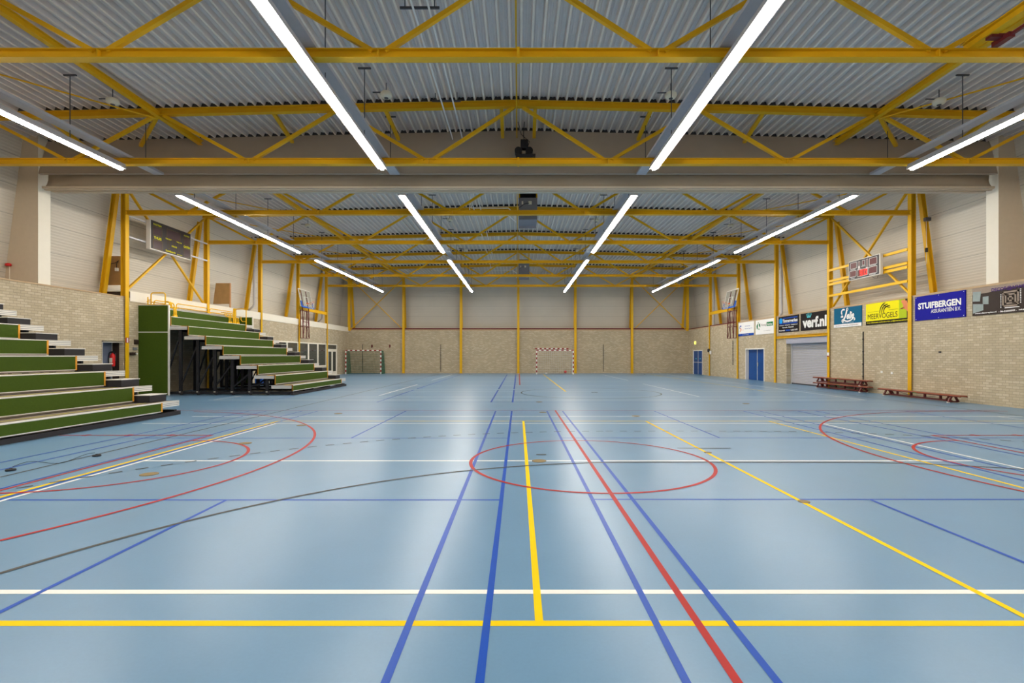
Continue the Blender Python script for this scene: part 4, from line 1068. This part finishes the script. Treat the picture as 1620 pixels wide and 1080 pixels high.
# ------------------------------------------------------------------ hoops
def hoop(s, nm):
    r = thing('basketball_hoop', 'basketball hoop with blue padded backboard and maroon frame on the %s wall' % nm, 'basketball hoop', (s*15.0, 34.85, 2.8))
    ya, yb = 33.9, 35.75
    def bp(y, t, off=0.0):       # point on the tilted board: t 0 bottom .. 1 top
        return Vector((s*(14.72 + 0.28*t + off), y, 4.95 + 1.22*t))
    t = 0.045
    m = MB()
    for p, q in ((bp(ya,0),bp(yb,0)),(bp(ya,1),bp(yb,1)),(bp(ya,0),bp(ya,1)),(bp(yb,0),bp(yb,1))): m.beam(p, q, t, t)
    m.build('backboard_frame', 'alu_light', r)
    g = MB(); v = [bp(ya+0.02,0.02,0.0), bp(yb-0.02,0.02,0.0), bp(yb-0.02,0.98,0.0), bp(ya+0.02,0.98,0.0)]
    v += [p + Vector((s*0.012,0,0)) for p in v]
    g.add(v, [(0,1,2,3),(4,7,6,5),(0,4,5,1),(1,5,6,2),(2,6,7,3),(3,7,4,0)]); g.build('backboard', 'glass_board', r)
    m = MB(); yc = (ya + yb)/2
    for p, q in ((bp(yc-.3,.18,-.03),bp(yc+.3,.18,-.03)),(bp(yc-.3,.6,-.03),bp(yc+.3,.6,-.03)),(bp(yc-.3,.18,-.03),bp(yc-.3,.6,-.03)),(bp(yc+.3,.18,-.03),bp(yc+.3,.6,-.03))): m.beam(p, q, 0.05, 0.02)
    m.build('target_square', 'white', r)
    m = MB(); m.beam(bp(ya-0.03,0,-0.01), bp(yb+0.03,0,-0.01), 0.12, 0.10)
    m.beam(bp(ya-0.01,0,-0.01), bp(ya-0.01,0.32,-0.01), 0.10, 0.08); m.beam(bp(yb+0.01,0,-0.01), bp(yb+0.01,0.32,-0.01), 0.10, 0.08); m.build('edge_padding', 'blue_pad', r, bevel=0.015)
    # rim tipped slightly upward
    c = bp(yc, 0.24, -0.30) ; R = 0.225
    ring = [(c.x + s*R*math.cos(a)*-1, c.y + R*math.sin(a), c.z + 0.10*math.cos(a)*1) for a in [2*PI*k/20 for k in range(20)]]
    rim = MB().tube(ring, 0.014, 8, True); rim.beam(bp(yc-.06,.22,-.06), bp(yc-.06,.24,0.0), 0.03, 0.1); rim.beam(bp(yc+.06,.22,-.06), bp(yc+.06,.24,0.0), 0.03, 0.1)
    rim.build('rim', 'orange_rim', r, True)
    nt_ = MB(); nn = 10
    for k in range(nn):
        for d in (1, -1):
            pts = []
            for j in range(5):
                rr = R * (1 - 0.11*j); a = 2*PI*(k + d*0.5*j)/nn
                pts.append((c.x - s*rr*math.cos(a), c.y + rr*math.sin(a), c.z + 0.10*math.cos(a)*(1-j/4) - 0.1*j))
            nt_.tube(pts, 0.006, 4)
    nt_.build('net', 'net_white', r)
    # supporting frame
    for y in (34.5, 35.5):
        MB().beam((s*14.90, y, 2.8), (s*14.95, y, 5.0), 0.045, 0.045).build('frame_upright', 'maroon', r)
        MB().beam((s*15.10, y, 2.85), (s*15.08, y, 4.8), 0.045, 0.045).build('frame_upright', 'maroon', r)
        for z in (2.82, 3.6, 4.7): MB().beam((s*14.91, y, z), (s*15.14, y, z), 0.035, 0.035).build('frame_arm', 'maroon', r)
    for z in (2.82, 3.65, 3.95, 4.7): MB().beam((s*14.92, 34.5, z), (s*14.92, 35.5, z), 0.04, 0.04).build('frame_crossbar', 'maroon', r)
    for a, b_ in ((2.9, 3.6), (3.7, 4.7)):
        MB().beam((s*14.93, 34.55, a), (s*14.93, 34.8, b_), 0.025, 0.025).build('frame_brace', 'maroon', r)
        MB().beam((s*14.93, 35.45, a), (s*14.93, 35.2, b_), 0.025, 0.025).build('frame_brace', 'maroon', r)
    for y in (34.4, 35.2): MB().beam((s*14.86, y, 5.0), (s*15.04, y, 6.1), 0.04, 0.04).build('board_support', 'maroon', r)
    MB().beam((s*14.93, 34.5, 5.02), (s*14.93, 35.5, 5.02), 0.04, 0.04).build('frame_crossbar', 'maroon', r)
gm = mat('glass_board', (0.85, 0.9, 0.9), 0.05)
gb = gm.node_tree.nodes['Principled BSDF']; gb.inputs['Transmission Weight'].default_value = 1.0; gb.inputs['IOR'].default_value = 1.05
hoop(-1, 'left'); hoop(1, 'right')

# ------------------------------------------------------------------ goals
def striped(p, q, w_, n, start):
    p, q = Vector(p), Vector(q); m = MB()
    for k in range(n):
        m.cur = (k + start) % 2
        m.beam(p.lerp(q, k/n), p.lerp(q, (k+1)/n), w_, w_)
    return m
def goal(x0, x1, y, dep, net, label, back=True):
    r = thing('handball_goal', label, 'goal', ((x0+x1)/2, y, 0), 'red and white handball goals at the back wall')
    for x in (x0, x1): striped((x, y, 0.002), (x, y, 2.0), 0.08, 11, 0).build('goal_post', ['white', 'red_paint'], r)
    striped((x0 - 0.04, y, 2.04), (x1 + 0.04, y, 2.04), 0.08, 15, 1).build('crossbar', ['white', 'red_paint'], r)
    m = MB()
    for x in (x0, x1):
        m.tube([(x, y + 0.04, 2.02), (x, y + dep*0.55, 2.0), (x, y + dep*0.75, 1.85), (x, y + dep, 0.02)], 0.02)
        m.tube([(x, y + 0.04, 0.02), (x, y + dep, 0.02)], 0.02)
    m.tube([(x0, y + dep, 0.02), (x1, y + dep, 0.02)], 0.02); m.build('net_frame', 'net_green' if back else 'grey_metal', r)
    m = MB(); nx = 24
    def side(y_):  # height of the net frame at depth
        t_ = (y_ - y) / dep
        return 2.0 if t_ < 0.6 else 2.0 - (t_ - 0.6) / 0.4 * 1.98
    st = 0.10 if back else 0.16
    th = 0.006
    k = x0
    while k <= x1 + 1e-6:
        m.tube([(k, y + 0.05, 2.0), (k, y + dep*0.6, 1.98), (k, y + dep*0.98, 0.03)], th, 4); k += st
    for j in range(14):
        t_ = j / 13; z = 0.03 + 1.95*t_; yy = y + dep*(0.98 - 0.38*t_)
        m.tube([(x0, yy, z), (x1, yy, z)], th, 4)
    for j in range(5):
        yy = y + 0.1 + dep*0.5*j/5; m.tube([(x0, yy, 2.0), (x1, yy, 2.0)], th, 4)
    for x in (x0, x1):
        zz = 0.15
        while zz < 2.0:
            ye = y + dep*(0.98 - 0.38*zz/1.98); m.tube([(x, y + 0.04, zz), (x, ye, zz)], th, 4); zz += st * 0.6
        yy = y + 0.1
        while yy < y + dep:
            m.tube([(x, yy, 0.03), (x, yy, min(2.0, side(yy)))], th, 4); yy += st * 0.6
    m.build('net', net, r)
    return r
goal(-14.93, -11.90, 43.1, 1.3, 'net_green', 'red and white striped goal with a green net in the left back corner')
goal(1.54, 4.62, 41.9, 1.0, 'net_white', 'red and white striped goal with a pale net right of the middle', back=False)
o = striped((1.5, YB - 0.12, 2.22), (4.5, YB - 0.12, 2.22), 0.09, 15, 1)
o.cur = 1; o.box(1.7, 1.76, YB - 0.08, YB, 2.18, 2.26); o.box(4.2, 4.26, YB - 0.08, YB, 2.18, 2.26)
tag(o.build('spare_crossbar', ['white', 'red_paint']), 'red and white striped spare bar fixed on the back wall above the right goal', 'bar')
def ball(x, y, r_, mt, label):
    o = MB(); prof = [(r_*math.sin(PI*k/14), r_ - r_*math.cos(PI*k/14)) for k in range(1, 14)]
    tag(o.lathe((x, y, 0.004), prof, 20).build('ball', mt, None, True), label, 'ball')
ball(4.2, 44.4, 0.13, 'red', 'small red ball on the floor behind the right goal')
o = MB().tube([(2.5 + 0.08*math.cos(k), 44.3 + 0.06*math.sin(1.7*k), 0.035 + 0.01*math.sin(k)) for k in range(12)], 0.03, 6).build('cloth', 'white', None, True)
tag(o, 'small white cloth on the floor behind the right goal', 'cloth')

# ------------------------------------------------------------------ benches
def bench_proto(L=3.95):
    r = thing('gym_bench', None, 'bench')
    H = 0.27
    B(-0.12, 0.12, -L/2, L/2, H - 0.035, H).build('seat', 'bench_top', r, bevel=0.008)
    MB().box(-0.125, -0.10, -L/2, L/2, H - 0.06, H - 0.034).box(0.10, 0.125, -L/2, L/2, H - 0.06, H - 0.034).build('seat_edge', 'bench_red', r)
    B(-0.04, 0.04, -L/2 + 0.5, L/2 - 0.5, 0.035, 0.09).build('balance_beam', 'bench_red', r)
    for y in (-L/2 + 0.95, -0.33, 0.33, L/2 - 0.95): B(-0.03, 0.03, y - 0.03, y + 0.03, 0.09, H - 0.035).build('post', 'bench_red', r)
    for s in (-1, 1):
        y = s*(L/2 - 0.42)
        m = MB().beam((-0.06, y, H - 0.05), (-0.17, y + s*0.0, 0.02), 0.06, 0.05).beam((0.06, y, H - 0.05), (0.17, y, 0.02), 0.06, 0.05)
        m.beam((-0.17, y, 0.04), (0.17, y, 0.04), 0.05, 0.04); m.build('leg', 'bench_red', r)
        m = MB().beam((-0.05, y - s*0.12, H - 0.05), (-0.05, y - s*0.25, 0.06), 0.04, 0.04).beam((0.05, y - s*0.12, H - 0.05), (0.05, y - s*0.25, 0.06), 0.04, 0.04); m.build('leg_brace', 'bench_red', r)
        for sx_ in (-1, 1): B(sx_*0.14, sx_*0.20, y - 0.035, y + 0.035, 0.0, 0.028).build('rubber_foot', 'cream', r)
        MB().tube([(0.0, y - s*0.5, H - 0.06), (0.0, y - s*1.2, 0.10)], 0.008, 6).build('tension_rod', 'dark_metal', r)
    B(-0.127, -0.124, -0.1, 0.1, H - 0.058, H - 0.036).build('maker_label', 's_green', r)
    return r
b0 = bench_proto(); b0.location = (15.0, 23.2, 0); b0.rotation_euler = (0, 0, 0); b0['label'] = 'maroon gym bench on the floor under another bench by the right wall'; b0['group'] = 'maroon gym benches by the right wall'
b1 = copy_tree(b0); b1.location = (15.0, 23.2, 0.271); b1['label'] = 'maroon gym bench stacked on top of another bench by the right wall'
b2 = copy_tree(b0); b2.location = (14.84, 18.5, 0); b2.rotation_euler = (0, 0, math.radians(-1.5)); b2['label'] = 'single maroon gym bench on the floor below the dark blue banner'

# ------------------------------------------------------------------ bleachers
def bleacher(label, X1, run, Z1, rise, ya, yb_panel, yb, near_open, nt=8, end_near=False, end_far=False, top_tier=True):
    """tiers step up towards the left wall; ya..yb_panel carries the green risers, yb_panel..yb is the aisle"""
    r = thing('telescopic_bleacher', label, 'bleacher', (-12, (ya + yb)/2, 0), 'green telescopic bleachers on the left')
    def X(k): return -(X1 + run*k)
    def Z(k): return Z1 + rise*k
    for k in range(nt):
        xf, xb_ = X(k), X(k) - run - 0.12
        z = Z(k)
        xb_ = max(xb_, -15.35)
        # deck with three ribbed edge profile
        m = MB().box(xf, xb_, ya + 0.015, yb - 0.015, z - 0.125, z - 0.0)
        d = m.build('tier_deck', 'deck', r)
        B(xf + 0.008, xf, yb_panel, yb, z - 0.125, z - 0.002).build('edge_groove', 'grey_metal', d)
        B(xf, xb_, ya - 0.002, ya + 0.014, z - 0.125, z - 0.002).build('edge_groove', 'grey_metal', d)
        m = MB()
        for j in range(3):
            za = z - 0.13 + 0.045*j
            m.box(xf - 0.02, xf + 0.02, yb_panel, yb, za, za + 0.030)
            m.box(xf - 0.02, xb_, ya - 0.012, ya + 0.015, za, za + 0.030)
        m.box(xf - 0.05, xf + 0.025, ya, yb, z, z + 0.012)
        m.build('aluminium_edge', 'alu_light', d)
        B(xf + 0.0, xf - 0.03, yb, yb + 0.012, z - 0.13, z).build('end_cap', 'black', d)
        B(xf - 0.34, xf - 0.36, ya + 0.05, yb_panel, z + 0.001, z + 0.004).build('yellow_line', 's_text_yellow', d)
        # green riser
        zl = (z - rise + 0.06) if k else z - 0.215
        m = B(xf + 0.026, xf + 0.045, ya, yb_panel, zl, z - 0.012).build('riser_panel', 'green', r)
        B(xf + 0.024, xf + 0.040, ya, yb_panel, (z - rise + 0.013) if k else zl - 0.03, zl - 0.018).build('kick_board', 'deck', m)
        MB().box(xf + 0.026, xf + 0.052, ya, yb_panel, zl - 0.018, zl).box(xf + 0.0, xf + 0.052, ya, yb_panel, z - 0.012, z + 0.010).build('trim_strip', 'alu_light', m)
        MB().box(xf + 0.022, xf + 0.055, yb_panel - 0.001, yb_panel + 0.045, zl - 0.018, z + 0.004).build('orange_edge', 'orange', m)
        if near_open:
            MB().box(xf + 0.022, xf + 0.055, ya - 0.02, ya + 0.0, zl - 0.018, z + 0.014).box(xf + 0.05, xf - 0.27, ya - 0.02, ya + 0.004, z + 0.002, z + 0.016).box(xf + 0.016, xf + 0.05, ya - 0.02, ya + 0.0, zl - 0.018, z + 0.014).build('orange_edge', 'orange', m)
        # half step in the aisle
        if k < nt - 1:
            xs = X(k+1)
            s_ = B(xs + 0.44, xs + 0.03, yb_panel + 0.07, yb - 0.05, z + 0.012, z + 0.185).build('aisle_step', 'charcoal', r)
            MB().box(xs + 0.455, xs + 0.03, yb_panel + 0.055, yb - 0.035, z + 0.185, z + 0.205).build('step_top', 'alu_light', s_)
    if top_tier:
        k = nt; xf = X(k)
        m = B(xf + 0.026, xf + 0.045, ya, yb - 0.05, Z(k-1) + 0.02, Z(k-1) + 0.38).build('back_panel', 'green', r)
        MB().box(xf + 0.05, -15.3, ya, yb - 0.05, Z(k-1) + 0.38, Z(k-1) + 0.41).box(xf + 0.05, xf, ya, yb - 0.05, Z(k-1) + 0.36, Z(k-1) + 0.43).build('trim_strip', 'alu_light', m)
    # base frame
    B(X(0) + 0.06, X(0) - 0.05, ya, yb, 0.0, 0.10).build('base_beam', 'charcoal', r)
    yy = ya + 0.1; frames = []
    nfr = max(3, int((yb - ya) / 2.0) + 1)
    for i in range(nfr):
        yf = ya + 0.12 + (yb - ya - 0.24) * i / (nfr - 1)
        m = MB().box(X(0), X(nt-1) - 0.4, yf - 0.05, yf + 0.05, 0.04, 0.14)
        m.build('base_rail', 'black', r)
        for k in range(1, nt):
            xp = X(k) - run*0.5
            if xp < -14.9: continue
            fr = B(xp - 0.055, xp + 0.055, yf - 0.04, yf + 0.04, 0.06, Z(k) - 0.125).build('frame_post', 'black', r)
            if i == 0:
                MB().cyl((xp + 0.06, yf - 0.07, 0.09), 0.085, 0.03, 16, axis='y').build('wheel', 'charcoal', fr)
                MB().box(xp - 0.02, xp + 0.05, yf - 0.085, yf - 0.07, 0.12, 0.15).build('wheel_cap', 'cream', fr)
        for k in range(2, nt):
            xp, xq = X(k) - run*0.5, X(k-1) - run*0.5
            if xp < -14.9: continue
            MB().beam((xp, yf, 0.3 if k % 2 else 0.35), (xq, yf, Z(k-1) - 0.3), 0.05, 0.05).build('frame_brace', 'black', r)
    # lengthwise beams
    for k in range(1, nt):
        B(X(k) - run*0.5 - 0.04, X(k) - run*0.5 + 0.04, ya + 0.1, yb - 0.1, Z(k) - 0.22, Z(k) - 0.13).build('deck_beam', 'black', r)
    for flag, y in ((end_near, ya - 0.10), (end_far, yb + 0.02)):
        if not flag: continue
        xi = X(nt - 1) - 0.01
        t = B(xi, -15.34, y, y + 0.05, 0.02, Z(nt-1) + 0.44).build('end_panel', 'green', r)
        MB().box(xi, xi + 0.04, y - 0.01, y + 0.06, 0.0, Z(nt-1) + 0.45).box(-15.34, -15.37, y - 0.01, y + 0.06, 0, Z(nt-1) + 0.45).box(xi, -15.34, y - 0.01, y + 0.06, Z(nt-1) + 0.44, Z(nt-1) + 0.46).box(xi, -15.34, y - 0.008, y, 2.53, 2.56).build('trim_strip', 'alu_light', t)
    return r
bleacher('green bleacher at the left picture edge, nearer to the camera', 9.32, 0.742, 0.37, 0.408, 3.0, 12.93, 13.66, False)
far = bleacher('green bleacher beyond the gap at the left wall, open underneath at its near end', 9.15, 0.703, 0.40, 0.397, 20.12, 25.6, 26.33, True, end_near=True, end_far=True)

# yellow rails standing on the far bleacher
ZT = 0.40 + 0.397*7          # 3.18 top deck
def loop_rail(y0, y1, x, z0, z1, label, group, r_=0.022):
    c = 0.12
    r = thing('guard_rail', label, 'guard rail', (x, (y0+y1)/2, z0), group)
    MB().tube([(x, y0, z0), (x, y0, z1 - c), (x, y0 + c*0.3, z1 - c*0.3), (x, y0 + c, z1), (x, y1 - c, z1), (x, y1 - c*0.3, z1 - c*0.3), (x, y1, z1 - c), (x, y1, z0)], r_, 8).build('hoop_tube', 'yellow_rail', r, True)
    MB().tube([(x, y0, z0 + (z1-z0)*0.35), (x, y1, z0 + (z1-z0)*0.35)], r_*0.8, 8).build('cross_tube', 'yellow_rail', r, True)
    for y in (y0, y1): B(x - 0.04, x + 0.04, y - 0.04, y + 0.04, z0, z0 + 0.09).build('foot_clamp', 'yellow_rail', r)
g = 'low yellow guard rails along the top of the far bleacher'
loop_rail(20.30, 21.50, -14.85, ZT + 0.42, 3.86, 'low yellow guard rail at the near end of the bleacher top', g)
loop_rail(21.62, 23.85, -14.85, ZT + 0.42, 3.86, 'low yellow guard rail along the middle of the bleacher top', g)
loop_rail(23.95, 26.1, -14.85, ZT + 0.42, 3.86, 'low yellow guard rail along the far part of the bleacher top', g)
# tall U rail across the near end panel
r = thing('guard_rail', 'tall yellow U-shaped rail standing above the tall green end panel', 'guard rail', (-14.6, 20.2, 3.63), 'yellow rails stored on the far bleacher')
MB().tube([(-14.93, 20.25, 3.62), (-14.93, 20.25, 4.08), (-14.90, 20.25, 4.13), (-14.86, 20.25, 4.15), (-14.42, 20.25, 4.15), (-14.38, 20.25, 4.13), (-14.35, 20.25, 4.08), (-14.35, 20.25, 3.62)], 0.024, 8).build('hoop_tube', 'yellow_rail', r, True)
MB().tube([(-15.06, 20.25, 3.86), (-14.93, 20.25, 3.86)], 0.02).tube([(-15.06, 20.25, 3.62), (-15.06, 20.25, 3.98)], 0.022).build('side_post', 'yellow_rail', r)
MB().tube([(-15.1, 20.25, 3.80), (-14.35, 20.25, 3.70)], 0.02).tube([(-15.1, 20.25, 3.68), (-14.1, 20.25, 3.66)], 0.02).build('cross_tube', 'yellow_rail', r)
def s_rail(x, y, z, label, group, w_=0.5, h_=0.5):
    r = thing('stair_handrail', label, 'handrail', (x, y, z), group)
    MB().tube([(x, y, z), (x, y, z + h_*0.45), (x - 0.02, y, z + h_*0.55), (x - w_*0.35, y, z + h_*0.62), (x - w_*0.42, y, z + h_*0.7), (x - w_*0.42, y, z + h_*0.92), (x - w_*0.5, y, z + h_), (x - w_*0.8, y, z + h_)], 0.02, 8).build('bent_tube', 'yellow_rail', r, True)
    B(x - 0.03, x + 0.03, y - 0.03, y + 0.03, z, z + 0.08).build('foot_clamp', 'yellow_rail', r)
words_ = ['nearest', 'second', 'third', 'fourth', 'fifth', 'farthest']
for i in range(4):
    s_rail(-14.12 - 0.035*i, 20.42 + 0.10*i, ZT + 0.015, 'bent yellow handrail leaning beside the tall green end panel, %s of its row' % words_[i], 'bent yellow handrails by the end panel', 0.45, 0.62)
for i in range(6):
    s_rail(-14.13 - 0.02*(i % 2), 24.35 + 0.17*i, ZT + 0.015, 'bent yellow handrail stored near the far end of the bleacher top, %s of its row' % words_[i], 'bent yellow handrails at the far end', 0.5, 0.52)
# tall side rail at the aisle
r = thing('guard_rail', 'tall yellow rail post at the far end of the bleacher top, below the plywood board', 'guard rail', (-14.1, 25.6, ZT), 'yellow rails stored on the far bleacher')
MB().tube([(-14.62, 25.62, 3.98), (-14.2, 25.62, 4.0), (-14.06, 25.62, 4.0), (-14.0, 25.62, 3.95), (-14.0, 25.62, 3.0)], 0.024, 8).build('hoop_tube', 'yellow_rail', r, True)
MB().tube([(-14.0, 25.62, 3.35), (-14.2, 25.62, 3.35), (-14.27, 25.62, 3.45), (-14.27, 25.62, 3.6)], 0.02).build('bent_tube', 'yellow_rail', r, True)
B(-14.64, -14.54, 25.56, 25.68, ZT + 0.01, 4.02).build('side_post', 'yellow_rail', r)
# blue and yellow boxes under the far bleacher
o = B(-14.6, -14.2, 27.6, 28.0, 0.0, 0.45).build('storage_box', 'blue_pad', None, bevel=0.01); tag(o, 'small blue box on the floor seen beneath the far bleacher', 'box')
o = B(-13.7, -13.4, 27.6, 27.95, 0.0, 0.40).build('storage_box', 'yellow_rail', None, bevel=0.01); tag(o, 'small yellow box on the floor seen beneath the far bleacher', 'box')
